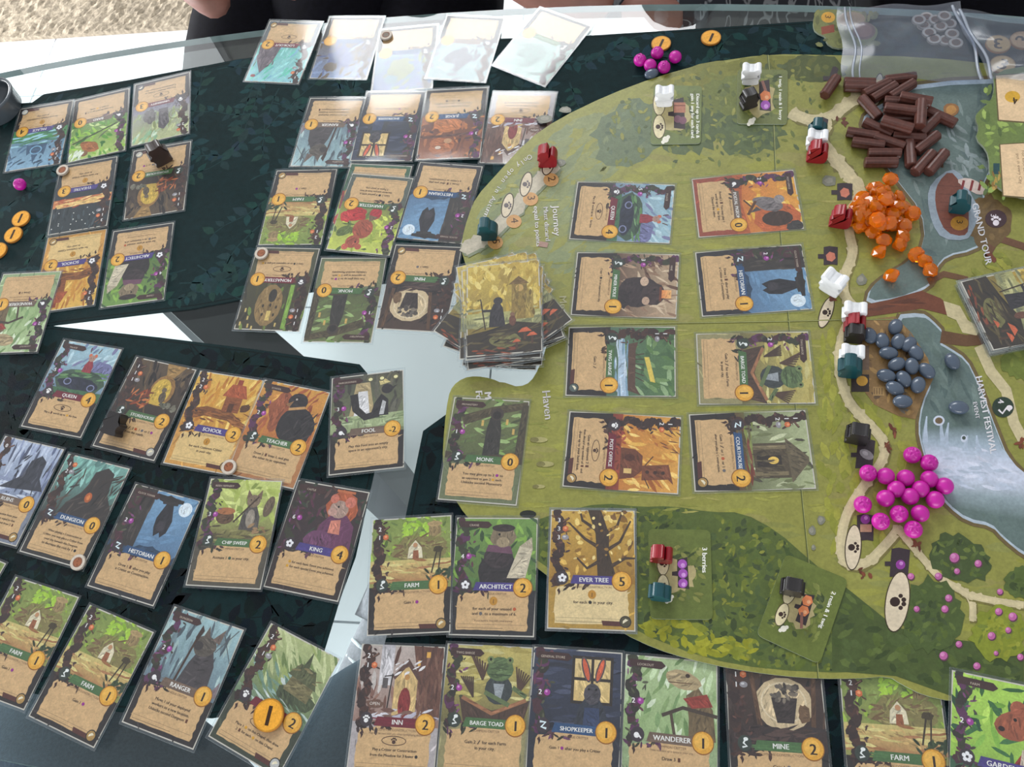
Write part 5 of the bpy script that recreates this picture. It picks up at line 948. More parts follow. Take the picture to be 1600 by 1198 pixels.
# rocks, prints, meadow marks
for x, y, rx, ry in ((838, 297, 8, 7), (852, 186, 12, 7), (875, 255, 9, 6), (1296, 283, 11, 9), (1346, 437, 8, 9), (1283, 813, 6, 8), (1269, 829, 6, 8), (1271, 855, 3.5, 4.5), (884, 172, 10, 5)): P.B(x, y, rx, ry, (128, 132, 112), .15, 9); P.B(x-1, y-1, rx*.6, ry*.5, (150, 152, 132), .15, 8)
for x, y, s in ((842, 687, 14), (852, 725, 14), (842, 760, 10)): P.E(x, y, s, s*.32, (170, 168, 106)); P.E(x-s*.5, y, s*.5, s*.3, (124, 122, 70))
P.E(825, 803, 13, 6, (36, 42, 34))
# autumn trail on the left lobe
path([(862, 262), (845, 280), (820, 305), (805, 325), (780, 352), (760, 372), (725, 390)], 20, (190, 186, 158), (126, 138, 104))
for x, y, n_ in ((861, 281, '2'), (829, 311, '3'), (803, 346, '4'), (774, 379, '5')): P.E(x, y, 12, 10.5, (206, 160, 96), 20); P.T(n_, x-5, y-5, 17, (74, 52, 34), 'l', a=82)
pawspot(857, 258, 9, 17, 20, (60, 44, 40)); pawspot(822, 288, 9, 20, 14, (106, 100, 98)); pawspot(793, 321, 9, 20, 14, (106, 100, 98))
WH = (226, 228, 216)
s_ = 'Only open in Autumn'
pl = [(825, 243), (800, 262), (780, 286), (766, 312), (756, 336)]
n_ = len(s_)
for i, ch in enumerate(s_):
    t = i/(n_-1)*(len(pl)-1); k = min(int(t), len(pl)-2); f = t-k; x = pl[k][0]*(1-f)+pl[k+1][0]*f; y = pl[k][1]*(1-f)+pl[k+1][1]*f
    P.T(ch, x, y, 11, WH, 'c', a=math.degrees(math.atan2(pl[k+1][1]-pl[k][1], pl[k+1][0]-pl[k][0])))
P.T('Journey', 863, 322, 15, WH, 'l', a=86, bold=.03); P.T('Must discard', 849, 323, 10.5, WH, 'l', a=86, bold=.05); P.T('equal to points', 834, 322, 10.5, WH, 'l', a=86, bold=.05); P.poly([(843, 377), (857, 379), (855, 387), (841, 385)], (170, 138, 118))
P.T('Haven', 847, 610, 18, WH, 'l', a=84, bold=.03); P.T('Meadow', 874, 462, 16, (196, 198, 150), 'l', a=86, bold=.03); P.T('M', 757, 612, 15, WH, 'l', a=85, bold=.08); P.T('Fo', 743, 610, 15, WH, 'l', a=85, bold=.08)
# grand tour boat, events
P.poly(smooth_poly([(1486, 262), (1505, 275), (1515, 300), (1532, 330), (1520, 362), (1510, 376), (1472, 374), (1456, 350), (1448, 310), (1455, 285)], 1), (150, 168, 174)); P.poly(smooth_poly([(1484, 266), (1500, 284), (1513, 320), (1514, 360), (1505, 370), (1478, 364), (1464, 335), (1460, 305), (1466, 284)], 1), (120, 72, 56))
for k in range(6): P.L([(1466+k*1.2, 290+k*13), (1500+k*2.4, 292+k*13)], .8, (92, 54, 44))
P.poly(smooth_poly([(1492, 282), (1512, 277), (1532, 286), (1543, 300), (1530, 306), (1512, 296)], 1), (214, 200, 184))
for x in (1506, 1520, 1533): P.L([(x, 282), (x-4, 298)], 4, (130, 52, 52))
P.E(1499, 349, 14, 11, (178, 132, 46), 22); P.T('3', 1495, 343, 14, (60, 40, 16), 'l', a=95)
P.T('GRAND TOUR', 1518, 318, 15, (226, 232, 228), 'l', a=77, bold=.04); P.E(1556, 342, 17, 14, (70, 50, 54), 20); P.paw(1556, 346, 9, (236, 234, 232), 0); P.T('3', 1548, 334, 12, (236, 234, 232), 'l', a=90)
P.T('HARVEST FESTIVAL', 1524, 588, 14.5, (232, 236, 232), 'l', a=79, bold=.05); P.T('EVENT', 1520, 628, 9, (226, 230, 226), 'l', a=80, bold=.04); P.E(1567, 636, 17, 16, (44, 62, 48), 22); P.T('4', 1559, 624, 13, (236, 236, 232), 'l', a=85, bold=.05); P.L([(1560, 640), (1566, 646), (1572, 638), (1578, 642)], 3, (236, 236, 232)); P.E(1577, 637, 5, 4, (236, 236, 232))
P.R(1470, 252, 1474, 262, (90, 66, 44)); P.B(1486, 172, 13, 10, (150, 108, 62), .1, 12); P.B(1486, 172, 8, 7, (190, 142, 74), .1, 12)
# fold lines
SEAM = (84, 96, 48)
for q in ([(1199, 86), (1201, 108), (1208, 194), (1211, 266), (1219, 367), (1231, 491), (1240, 600), (1252, 772), (1262, 870), (1278, 1060)], [(862, 507), (890, 507.5), (1231, 502), (1300, 500), (1400, 499)]): P.L(q, 1.5, SEAM); P.L([(x+1.3, y) for x, y in q], .8, (176, 182, 110))
print_obj('printed_meadow', P, M['board'], board)

# ---- cardboard tiles lying on the board
def rounded(pts, r):
    out = []
    n = len(pts)
    for i in range(n):
        p, a, b = Vector(pts[i]), Vector(pts[i-1]), Vector(pts[(i+1) % n]); u = (a-p).normalized()*r; v = (b-p).normalized()*r
        for t in (0, .25, .5, .75, 1): out.append(tuple(p+u*(1-t)**2+v*t**2))
    return out
def tile_thing(name, outline_px, z0, thick, paint, label, cat, group=None, edge='edge', rad=None):
    z1 = z0+thick; pts = [tuple(at(x, y, z1)[:2]) for x, y in outline_px]; cx, cy = sum(p[0] for p in pts)/len(pts), sum(p[1] for p in pts)/len(pts)
    loc = [(p[0]-cx, p[1]-cy) for p in pts]
    if rad: loc = rounded(loc, rad)
    o = empty(name, (cx, cy, z0)); tag(o, label, cat, group)
    bm = prism(loc, 0, thick-.00004); mesh_obj('cardboard', bm, M[edge], o)
    P = Painter(lambda x, y: tuple((at(x, y, z1)-Vector((cx, cy, 0)))[:2]), z=thick-.00003, step=2.5e-7, ydown=True, seed=int(outline_px[0][0]))
    Q = Painter(None, z=thick-.00003); P.v, P.f, P.c = [], [], []
    for x, y in loc: pass
    b = len(P.v); P.v += [(x, y, thick-.00003) for x, y in loc]; P.c += [lin(paint[0])]*len(loc); P.f.append(tuple(range(b, b+len(loc)))); paint[1](P)
    print_obj('printed_face', P, M['board'], o); return o
def forest(c, a, text, toks, dim=1.0, spots=1, sz=80, ts=6.5):
    (cx, cy) = c; ca, sa = math.cos(math.radians(a)), math.sin(math.radians(a))
    def L_(u, v): return (cx+ca*u-sa*v, cy+sa*u+ca*v)
    def f(P):
        g = [[q*dim for q in t] for t in ((98, 110, 58), (128, 138, 66), (70, 84, 48), (112, 120, 56), (142, 146, 78))]
        for k in range(110):
            x, y = P.r.uniform(-sz*.36, sz*.36), P.r.uniform(-sz*.4, sz*.4); X, Y = L_(x, y); P.S(1, X, Y, X, Y, g, 13, 6, 0, 180, 8, lay=2)
        P.B(*L_(-2, 4), 24, 26, [q*dim for q in (186, 172, 122)], .22, 22, a)
        P.poly([L_(-4, -22), L_(12, -26), L_(15, 24), L_(-3, 22), L_(-3, 4), L_(-12, 3), L_(-12, -3), L_(-4, -4)], (56, 46, 50))
        for u, v, k in toks:
            X, Y = L_(u, v)
            if k == 'r': P.poly(circ(X, Y, 9, 9, 6, .3), (222, 132, 84)); P.E(X+2, Y+2, 3, 3, (240, 176, 130))
            elif k == 'b': P.E(X, Y, 7.4, 7.4, (160, 84, 176)); P.E(X+1, Y+2, 3.4, 3.4, (204, 150, 214))
            elif k == 't': P.L([L_(u-4, v-12), L_(u+4, v+12)], 4.5, (140, 96, 84))
            elif k == 'k': P.R(X-9, Y-8, X+9, Y+8, (176, 116, 92)); P.L([(X-9, Y-3), (X+9, Y-3)], 1.4, (110, 60, 50))
            elif k == 'd': P.E(X, Y, 6, 6, (120, 80, 96))
        for v in (-16, 20) if spots else ():
            X, Y = L_(-26, v); P.E(X, Y, 10, 19, (216, 204, 164), 20, a); P.ring(X, Y, 10, 19, 1.2, (70, 56, 40), a); P.paw(X, Y, 7, (62, 42, 36), a+90)
        for i, t in enumerate(text): P.T(t, *L_(32-i*8 if len(text) > 1 else sz*.34, -sz*.40), ts, (236, 236, 226), 'l', a=a+90, bold=.07)
        P.E(*L_(-16, 40), 5, 5, (226, 222, 206)); P.E(*L_(-20, 44), 3, 3, (226, 222, 206)); P.E(*L_(-12, 36), 3, 3, (226, 222, 206))
    return f
tile_thing('forest_tile', [(1022, 133), (1097, 134), (1095, 224), (1016, 225)], BT, .0011, ((104, 116, 66), forest((1056, 178), 0, ['Discard up to 3 cards &', 'gain 1 any for each card.'], [(6, -10, 'k'), (3, 8, 'd'), (11, 10, 'd')], .95, ts=7.2)), 'green square tile reading Discard up to 3 cards, under white figure', 'game tile', 'square location tiles', rad=.004)
tile_thing('forest_tile', [(1153, 108), (1231, 109), (1230, 194), (1151, 193)], BT, .0011, ((104, 112, 64), forest((1190, 150), 0, ['1 twig, 1 resin & 1 berry'], [(5, -12, 't'), (6, 0, 'r'), (6, 14, 'b')], .95, 0, ts=7)), 'green square tile reading 1 twig, 1 resin and 1 berry', 'game tile', 'square location tiles', rad=.004)
tile_thing('forest_tile', [(1012.6, 826), (1110, 827.6), (1114, 968), (1016, 966.6)], BT, .0011, ((96, 108, 52), forest((1062, 896), 0, ['3 berries'], [(4, -15, 'b'), (5, 0, 'b'), (5, 15, 'b')], .92, sz=104, ts=11)), 'green square tile reading 3 berries, red and teal figures on it', 'game tile', 'square location tiles', rad=.0045)
tile_thing('forest_tile', [(1228, 864.7), (1325.7, 905), (1280.6, 1037.5), (1181.7, 991.7)], BT, .0011, ((98, 110, 50), forest((1253, 950), 20, ['2 resin & 1 twig'], [(4, -14, 'r'), (4, 3, 'r'), (6, 18, 't')], .92, sz=104, ts=9.5)), 'tilted green square tile reading 2 resin and 1 twig', 'game tile', 'square location tiles', rad=.0045)
# events board at the right edge
def ev(P):
    P.S(70, 1530, 140, 1620, 310, [(96, 116, 62), (120, 142, 70), (84, 102, 58), (150, 172, 90)], 16, 7, 0, 180, 8)
    for y0, y1, x0 in ((118, 187, 1556), (226, 305, 1563)): P.poly([(x0-2, y0-1), (1630, y0-6), (1630, y1+8), (x0+3, y1+2)], (96, 84, 52)); P.poly([(x0, y0), (1630, y0-4), (1630, y1+5), (x0+5, y1)], (222, 192, 152))
    P.E(1582, 151, 12, 9, (206, 160, 50), 22); P.T('4', 1586, 152, 15, (52, 34, 18), 'c', a=172, bold=.06); P.T('For each card', 1596, 235, 7, (120, 92, 70), 'l', a=84); P.T('put in every City', 1588, 240, 7, (120, 92, 70), 'l', a=84)
    P.R(1552, 255, 1562, 272, (34, 70, 74)); P.S(10, 1550, 272, 1564, 300, [(140, 110, 56), (170, 140, 70)], 10, 4, 80, 20)
tile_thing('events_board', smooth_poly([(1552, 112), (1554, 140), (1548, 158), (1526, 176), (1524, 186), (1530, 200), (1524, 216), (1542, 234), (1546, 252), (1546, 272), (1556, 290), (1580, 306), (1640, 314), (1700, 250), (1690, 100), (1620, 100)], 1), BT+.006, .002, ((104, 122, 66), ev), 'wavy-edged leafy board piece with parchment panels at the right edge', 'game board')
def tt(P):
    P.S(40, 1275, 20, 1370, 70, [(104, 108, 60), (120, 122, 70), (88, 92, 52)], 14, 7, 0, 180, 6); P.poly([(1283, 42), (1303, 38), (1304, 50), (1284, 54)], (128, 62, 42)); P.E(1294, 27, 11, 8.5, (198, 148, 52), 20); P.T('3', 1290, 22, 13, (60, 40, 18), 'l', a=100); P.E(1330, 30, 22, 12, (150, 124, 90)); P.E(1350, 48, 18, 14, (110, 76, 66)); P.E(1350, 48, 13, 10, (134, 92, 80))
tile_thing('event_tile', smooth_poly([(1272, 24), (1284, 14), (1310, 15), (1345, 17), (1355, 24), (1352, 34), (1370, 42), (1372, 54), (1360, 70), (1330, 74), (1305, 76), (1290, 66), (1292, 58), (1274, 50), (1270, 40)], 1), .0, .002, ((112, 116, 66), tt), 'leafy cloud-shaped tile with gold 3 partly under the clear bag', 'game tile')

# ================================================================== COINS AND ROUND TOKENS
def coin(px, py, z, num, r, ang, label, group=None, rim='coin', face=(226, 160, 52), name='coin', cat='coin', tilt=0):
    c = at(px, py, z+.002); o = empty(name, (c.x, c.y, z)); o.rotation_euler = (tilt, 0, ang); tag(o, label, cat, group); th = .0019
    bm = prism(circ(0, 0, r, n=30), 0, th); bmesh.ops.bevel(bm, geom=[e for e in bm.edges if abs(e.verts[0].co.z-e.verts[1].co.z) < 1e-7], offset=.0003, segments=1)
    mesh_obj('cardboard', bm, M[rim], o)
    P = Painter(lambda x, y: (x/1000, y/1000), z=th+.00002, step=1e-6, seed=int(px)); R = r*1000-.25
    if num:
        P.E(0, 0, R, R, [q*.82 for q in face], 28); P.E(0, 0, R*.92, R*.92, face, 28); P.S(14, -R*.5, -R*.5, R*.5, R*.5, [face, [q*1.07 for q in face]], 3, 1, 0, 180, 5); P.T(num, 0, -R*.62, R*1.75, (56, 34, 14), bold=.05)
    else:
        P.E(0, 0, R, R, (196, 186, 172), 28); P.E(0, 0, R*.66, R*.66, (128, 84, 62), 22); P.E(0, 0, R*.5, R*.5, face, 18); P.S(8, -R*.4, -R*.4, R*.4, R*.4, [[q*.7 for q in face], face], 2, .8, 40, 60)
    print_obj('printed_face', P, M['print'], o); return o
RC = .0096
coin(1033, 67, 0, '1', RC, -.7, 'gold 1 coin beside five magenta berries on the far cloth'); coin(1111, 58, 0, '1', RC, -.7, 'gold 1 coin lying alone right of the berries on the far cloth')
coin(32, 341, 0, '1', RC, 2.7, 'gold 1 coin on the far cloth left of the THEATRE card'); coin(20, 366, 0, '1', RC, 2.7, 'gold 1 coin touching another coin, nearer of the pair at left'); coin(-4, 391, 0, '1', RC, 2.7, 'gold coin cut by the left picture edge')
coin(419, 1117, T1*2, '1', .0115, -.45, 'gold 1 coin lying on the tilted chapel card')
TK = .0066
coin(97, 265, T1*3+.0012, '', TK, 0, 'cream round token with brown middle at corner of the THEATRE card', 'round brown tokens', 'tokedge', (150, 92, 62), 'round_token', 'token')
coin(408, 395, T1*2+.0008, '', TK, 0, 'cream round token with brown middle on the MONASTERY card corner', 'round brown tokens', 'tokedge', (150, 92, 62), 'round_token', 'token')
coin(357, 729, T1*2+.0008, '', TK, 0, 'cream round token with brown middle on the SCHOOL card corner', 'round brown tokens', 'tokedge', (150, 92, 62), 'round_token', 'token')
coin(121, 878, T1*2+.0008, '', TK, 0, 'cream round token with brown middle on the DUNGEON card corner', 'round brown tokens', 'tokedge', (150, 92, 62), 'round_token', 'token')
coin(603, 54, T1*2, '', TK, 0, 'dim round token on a corner of a glaring far card', 'round brown tokens', 'tokedge', (120, 108, 96), 'round_token', 'token')

# ================================================================== BERRIES, PEBBLES, RESIN, TWIGS
RBY = .0062
def berry_mesh(star):
    bm = bmesh.new(); bmesh.ops.create_uvsphere(bm, u_segments=60 if star else 32, v_segments=44 if star else 18, radius=RBY)
    for v in bm.verts:
        v.co.z *= .93
        if star and v.co.z > 0:
            r = math.hypot(v.co.x, v.co.y); t = math.atan2(v.co.y, v.co.x); p = (math.cos(5*t)+1)/2; edge = RBY*(.34+.30*p)
            d = abs(r-edge)/RBY
            if d < .11: v.co *= 1+.10*(1-d/.11)
            elif r < edge: v.co *= .975
    me = bpy.data.meshes.new('magenta_berry'); bm.to_mesh(me); bm.free(); me.materials.append(M['berry'])
    for p in me.polygons: p.use_smooth = True
    return me
BM = [berry_mesh(False), berry_mesh(True)]
def berry(px, py, z, star, label, group=None):
    c = at(px, py, z+RBY*.93); o = bpy.data.objects.new('berry', BM[star]); C.objects.link(o); o.location = (c.x, c.y, z+RBY*.93); o.rotation_euler = (rnd.uniform(-.25, .1), rnd.uniform(-.2, .2), rnd.uniform(0, 6)); tag(o, label, 'berry', group)
berry(31, 288, 0, 1, 'single magenta berry on the far cloth below the PALACE card')
for px, py, s in ((1000, 94, 1), (1027, 83, 1), (1055, 89, 0), (1016, 102, 0), (1037.5, 105, 1)):
    berry(px, py, 0, s, 'magenta berry with star dent in the small cluster by the gold coin' if s else 'smooth magenta berry in the small cluster by the gold coin', 'berries on the far cloth')
for px, py, s in ((1425.6, 710.7, 1), (1451.8, 723, 1), (1356.5, 739, 1), (1384, 743.7, 0), (1415, 746.6, 0), (1452, 748.5, 0), (1476, 759, 0), (1400.4, 764, 0), (1438, 764, 0), (1383.6, 778.5, 0), (1422, 775.6, 0), (1461, 780.5, 0), (1348, 788, 1), (1404.7, 802.8, 1), (1437.6, 802, 0), (1376, 814.4, 1), (1427, 827, 1)):
    berry(px, py, BT, s, 'magenta berry with star dent in the large pile beside the waterfall' if s else 'smooth magenta berry in the large pile beside the waterfall', 'berries piled on the board')
bm = bmesh.new(); bmesh.ops.create_uvsphere(bm, u_segments=28, v_segments=16, radius=1); 
PEB = bpy.data.meshes.new('pebble'); bm.to_mesh(PEB); bm.free(); PEB.materials.append(M['pebble'])
for p in PEB.polygons: p.use_smooth = True
def pebble(px, py, z, a, label, group=None, sx=.0071, sy=.0053):
    sz = .0042; c = at(px, py, z+sz); d = at(px+10*math.cos(math.radians(a)), py+10*math.sin(math.radians(a)), z+sz)-c
    o = bpy.data.objects.new('pebble', PEB); C.objects.link(o); o.location = (c.x, c.y, z+sz); o.scale = (sx, sy, sz); o.rotation_euler = (0, 0, math.atan2(d.y, d.x)); tag(o, label, 'pebble', group)
for px, py, a in ((1399, 510.5, 110), (1359, 524, 70), (1378.5, 532.4, 75), (1403.6, 533.5, 110), (1420, 537.7, 130), (1388.3, 551.6, 5), (1401, 569, -30), (1424.5, 572, 85), (1448, 579, 45), (1384.8, 586.7, 15), (1412, 592, 60), (1434.3, 601.3, 110), (1398.4, 606.5, 30), (1410.3, 627, 0)):
    pebble(px, py, BT, a, 'smooth slate-grey oval pebble in the cluster on the brown riverside town', 'pebbles clustered on the board')
pebble(1431, 551, BT, 60, 'slate pebble half hidden under its neighbours at the river side of cluster'); pebble(1488, 564.4, BT, 60, 'lone slate pebble on the printed river right of the cluster'); pebble(1498, 636.4, BT, 5, 'lone slate pebble on the printed river above the waterfall'); pebble(1018, 115, 0, -20, 'dark pebble at the board rim beside the magenta berries')
# amber gems: brilliant-like faceted stones
bm = bmesh.new(); n = 8; rows = []
for r, z in ((.0028, .0085), (.0052, .0062), (.0050, .0048), (.0016, .0006)): rows.append([bm.verts.new((r*math.cos(2*math.pi*(i+.5*len(rows))/n), r*math.sin(2*math.pi*(i+.5*len(rows))/n), z)) for i in range(n)])
for a, b in zip(rows, rows[1:]):
    for i in range(n): bm.faces.new((a[i], b[i], a[(i+1) % n])); bm.faces.new((b[i], b[(i+1) % n], a[(i+1) % n]))
bm.faces.new(rows[0]); bm.faces.new(rows[-1][::-1]); bmesh.ops.recalc_face_normals(bm, faces=bm.faces[:])
GEM = bpy.data.meshes.new('amber_gem'); bm.to_mesh(GEM); bm.free(); GEM.materials.append(M['resin'])
gz = [(585, 105, 0), (520, 160, 0), (440, 228, 0), (532, 222, 1), (400, 262, 0), (345, 292, 0), (455, 290, 1), (505, 280, 0), (300, 335, 0), (270, 400, 0), (340, 365, 1), (400, 345, 1), (470, 350, 1), (545, 325, 1), (620, 285, 0), (655, 335, 0), (590, 385, 1), (660, 395, 0), (690, 440, 0), (350, 490, 0), (300, 440, 0), (395, 420, 0), (450, 495, 0), (520, 415, 0), (560, 465, 0), (640, 545, 0), (530, 570, 0), (540, 680, 0), (755, 330, 0), (770, 632, 0), (825, 750, 0), (850, 800, 0), (625, 855, 0), (600, 245, 0), (475, 200, 0), (610, 590, 0), (420, 300, 1), (500, 230, 1), (570, 270, 1), (620, 340, 1), (440, 400, 1), (370, 330, 1), (500, 390, 2), (440, 330, 2), (540, 280, 2), (310, 390, 1), (600, 430, 1), (480, 450, 1), (640, 460, 0), (560, 190, 0)]
for i, (x, y, l) in enumerate(gz):
    px, py = 1270+x/4.848, 260+y/4.848; z = BT+l*.0065; c = at(px, py, z+.004)
    o = bpy.data.objects.new('amber_gem', GEM); C.objects.link(o); o.location = (c.x, c.y, z+.0035); tx, ty = rnd.uniform(-1, 1), rnd.uniform(-1, 1); o.rotation_euler = (tx*.9, ty*.9, rnd.uniform(0, 6)); o.scale = (1.28,)*3
    q = Matrix.Rotation(o.rotation_euler.z, 3, 'Z'); lo = min((o.rotation_euler.to_matrix() @ v.co).z for v in GEM.vertices); o.location.z = z-lo*1.28
    lab = {28: 'single orange gem right of the heap, left of the boat', 29: 'single orange gem on the river below the heap', 32: 'single orange gem nearest the log bridge', 33: 'orange faceted gem in the heap beside the boat'}.get(i, 'orange faceted gem in the heap beside the printed boat'); 
    tag(o, lab if i in (28, 29, 32) else 'orange faceted gem in the heap beside the printed boat', 'gem', 'orange gems on the board')
# twigs: fluted eight-sided sticks
def twig_mesh():
    bm = bmesh.new(); n = 18; rows = []; Ls = .0135
    for x, k in ((-Ls, .88), (-Ls+.0007, 1), (Ls-.0007, 1), (Ls, .88)): rows.append([bm.verts.new((x, (.0049, .0049, .0044)[i % 3]*k*math.cos(2*math.pi*i/n), (.0049, .0049, .0044)[i % 3]*k*math.sin(2*math.pi*i/n))) for i in range(n)])
    for a, b in zip(rows, rows[1:]):
        for i in range(n): bm.faces.new((a[i], b[i], b[(i+1) % n], a[(i+1) % n]))
    bm.faces.new(rows[0]); bm.faces.new(rows[-1][::-1]); bmesh.ops.recalc_face_normals(bm, faces=bm.faces[:])
    me = bpy.data.meshes.new('twig'); bm.to_mesh(me); bm.free(); me.materials.append(M['twig']); return me
TWG = twig_mesh()
tws = [(100, 345, 245, 120, 0, .1), (320, 180, 600, 190, 0, 0), (520, 290, 740, 185, 0, 0), (595, 340, 805, 215, 0, 0), (780, 315, 975, 195, 0, 0), (490, 345, 640, 515, 0, 0), (720, 365, 1000, 385, 0, 0), (890, 325, 1140, 370, 1, 0), (720, 430, 1010, 465, 1, 0), (1062, 395, 1055, 600, 1, .1), (1135, 465, 1395, 585, 0, 0), (1075, 680, 1230, 520, 0, 0), (705, 560, 960, 635, 1, 0), (525, 580, 760, 690, 0, 0), (355, 670, 625, 715, 0, 0), (410, 770, 680, 805, 0, 0), (625, 725, 880, 810, 0, 0), (810, 710, 1085, 735, 0, 0), (1020, 860, 1220, 700, 0, 0), (565, 880, 845, 880, 0, 0), (535, 970, 810, 970, 0, 0), (950, 765, 965, 1005, 0, 0), (1000, 1075, 1185, 870, 0, 0), (1130, 1075, 1310, 860, 0, 0), (850, 605, 1055, 640, 0, 0), (735, 160, 985, 130, 0, 0), (730, 530, 990, 540, 0, 0), (330, 225, 600, 232, 0, 0)]
for i, (x0, y0, x1, y1, l, t) in enumerate(tws):
    z = BT+.0049+l*.0085; a, b = at(1270+x0/6.304, 100+y0/6.304, z), at(1270+x1/6.304, 100+y1/6.304, z); c = (a+b)/2; d = b-a
    o = bpy.data.objects.new('twig', TWG); C.objects.link(o); o.location = (c.x, c.y, z+abs(math.sin(t))*.0125); o.rotation_euler = (rnd.uniform(0, 6), t, math.atan2(d.y, d.x)) if False else (0, t, math.atan2(d.y, d.x))
    tag(o, {0: 'brown twig leaning away left of the main twig heap', 1: 'brown twig lying level at the upper left of the heap'}.get(i, 'brown fluted wooden twig in the loose heap by the river'), 'twig', 'brown twigs heaped on the board')

# ================================================================== STANDING FIGURES
SIL = {
 'mouse': [(-5.5, 0), (5.5, 0), (6.5, 2), (5.4, 5), (7.2, 6.5), (6.6, 8.2), (4.6, 7.8), (4.4, 9.6), (6.6, 11.2), (7.4, 13.6), (6.2, 15.6), (3.6, 15.6), (2.2, 13.8), (.0, 14.0), (-2.2, 13.8), (-3.6, 15.8), (-6.2, 15.8), (-7.4, 13.6), (-6.6, 11.2), (-4.6, 9.6), (-5, 7.6), (-7, 7.2), (-7.4, 5.4), (-5.6, 4.6), (-6.4, 2)],
 'squirrel': [(-5, 0), (6, 0), (7.4, 3), (7.8, 8), (6.6, 12), (4.6, 13.4), (3, 11.6), (3.6, 9), (1.6, 8.2), (2.2, 10.4), (2.8, 13), (1.8, 15), (1.6, 17), (.4, 15.6), (-2, 15.6), (-4.4, 14), (-5.4, 12.2), (-3.6, 11), (-2.8, 9.6), (-5.8, 8.6), (-5.8, 7.2), (-3.6, 7), (-4, 4), (-6.2, 1.4)],
 'turtle': [(-5.4, 0), (5.6, 0), (5.2, 2.4), (7.2, 5), (7, 9), (5, 12), (2.6, 12.8), (2.8, 15.2), (1, 16.8), (-2.6, 16.8), (-4.4, 15.2), (-3.8, 12.8), (-2.6, 12), (-3, 10), (-6.4, 9), (-6.8, 7.4), (-3.8, 7), (-4.2, 3)],
 'bear': [(-6.2, 0), (6.2, 0), (6.6, 2), (5, 4), (6, 7), (7.4, 8), (6.8, 9.6), (5, 9.4), (4.8, 12), (5.4, 14.4), (4, 16.4), (1.6, 15.6), (-1.6, 15.6), (-4, 16.4), (-5.4, 14.4), (-4.8, 12), (-5, 9.4), (-6.8, 9.6), (-7.4, 8), (-6, 7), (-5, 4), (-6.6, 2)]}
MM = {}
def figure(kind, col, px, py, z, ang, label, group=None, s=1.0, depth=.0082, lean=0, name='wooden_figure'):
    """px,py: where its foot stands; ang: picture direction of its face normal, degrees (90 = towards the bottom of the picture)"""
    key = (kind, col); s *= 1.2; py -= 3
    if key not in MM:
        pts = smooth_poly([(x/1000, y/1000) for x, y in SIL[kind]], 1); bm = bmesh.new()
        fr = [bm.verts.new((x, -depth/2, y)) for x, y in pts]; bk = [bm.verts.new((x, depth/2, y)) for x, y in pts]; n = len(pts); bm.faces.new(fr); bm.faces.new(bk[::-1])
        for i in range(n): bm.faces.new((fr[i], bk[i], bk[(i+1) % n], fr[(i+1) % n]))
        bmesh.ops.recalc_face_normals(bm, faces=bm.faces[:]); rim = [e for e in bm.edges if abs(e.verts[0].co.y-e.verts[1].co.y) < 1e-7]
        bmesh.ops.bevel(bm, geom=rim, offset=.0005, segments=2); me = bpy.data.meshes.new('figure'); bm.to_mesh(me); bm.free(); me.materials.append(M['m_'+col]); MM[key] = me
    c = at(px, py, z); d = at(px+8*math.cos(math.radians(ang)), py+8*math.sin(math.radians(ang)), z)-c
    o = bpy.data.objects.new(name, MM[key]); C.objects.link(o); o.location = c; o.rotation_euler = (lean, 0, math.atan2(d.y, d.x)+math.pi/2); o.scale = (s, s, s); tag(o, label, 'game piece', group)
    if lean:
        bpy.context.view_layer.update(); lo = min((o.rotation_euler.to_matrix() @ (v.co*s)).z for v in MM[key].vertices); o.location.z = z-lo
    return o
figure('squirrel', 'red', 855, 258, BT, 95, 'dark red standing figure on the 2 space of the left trail', s=1.12)
figure('turtle', 'teal', 764, 372, BT, 95, 'teal standing figure on the 5 space above the draw pile', s=1.1)
figure('bear', 'brown', 256, 254, T1, 60, 'dark brown figure standing on the upside-down STOREHOUSE card', s=1.2)
figure('bear', 'black', 178, 686, T1, 120, 'black figure toppled on the upright STOREHOUSE card', s=1.05, lean=-1.35)
figure('mouse', 'white', 1038, 164, BT+.0012, 92, 'white figure on the tile reading Discard up to 3 cards')
figure('mouse', 'white', 1172, 130, BT+.0012, 92, 'white figure above a black figure on the 1 twig, 1 resin, 1 berry tile')
figure('bear', 'black', 1169, 168, BT+.0012, 60, 'black figure on the tile reading 1 twig, 1 resin and 1 berry', s=.95)
figure('turtle', 'teal', 1274, 217, BT, 96, 'teal figure at the back of the teal, white and red row', 'trio on the upper trail'); figure('mouse', 'white', 1273, 233, BT, 96, 'white figure between teal and red figures on the upper trail', 'trio on the upper trail'); figure('squirrel', 'red', 1273, 251, BT, 96, 'red figure in front of the white and teal figures', 'trio on the upper trail', s=1.05)
figure('squirrel', 'red', 1309, 352, BT, 100, 'red figure at the left edge of the orange gem heap', s=1.05)
figure('mouse', 'white', 1298, 455, BT, 130, 'white figure standing alone on the trail above the log bridge', s=1.1)
figure('mouse', 'white', 1330, 500, BT, 92, 'white figure at the back of the white, red and black row', 'trio beside the pebbles'); figure('squirrel', 'red', 1331, 516, BT, 92, 'red figure between white and black figures beside the pebbles', 'trio beside the pebbles', s=.95); figure('bear', 'black', 1332, 532, BT, 92, 'black figure in front of white and red ones beside the pebbles', 'trio beside the pebbles', s=.9)
figure('mouse', 'white', 1326, 566, BT, 92, 'white figure right behind the teal figure beside the pebbles', 'pair beside the pebbles'); figure('turtle', 'teal', 1323, 584, BT, 92, 'teal figure in front of a white one beside the pebbles', 'pair beside the pebbles', s=1.1)
figure('bear', 'black', 1336, 688, BT, 96, 'black figure on the trail above the magenta berry pile', s=1.02)
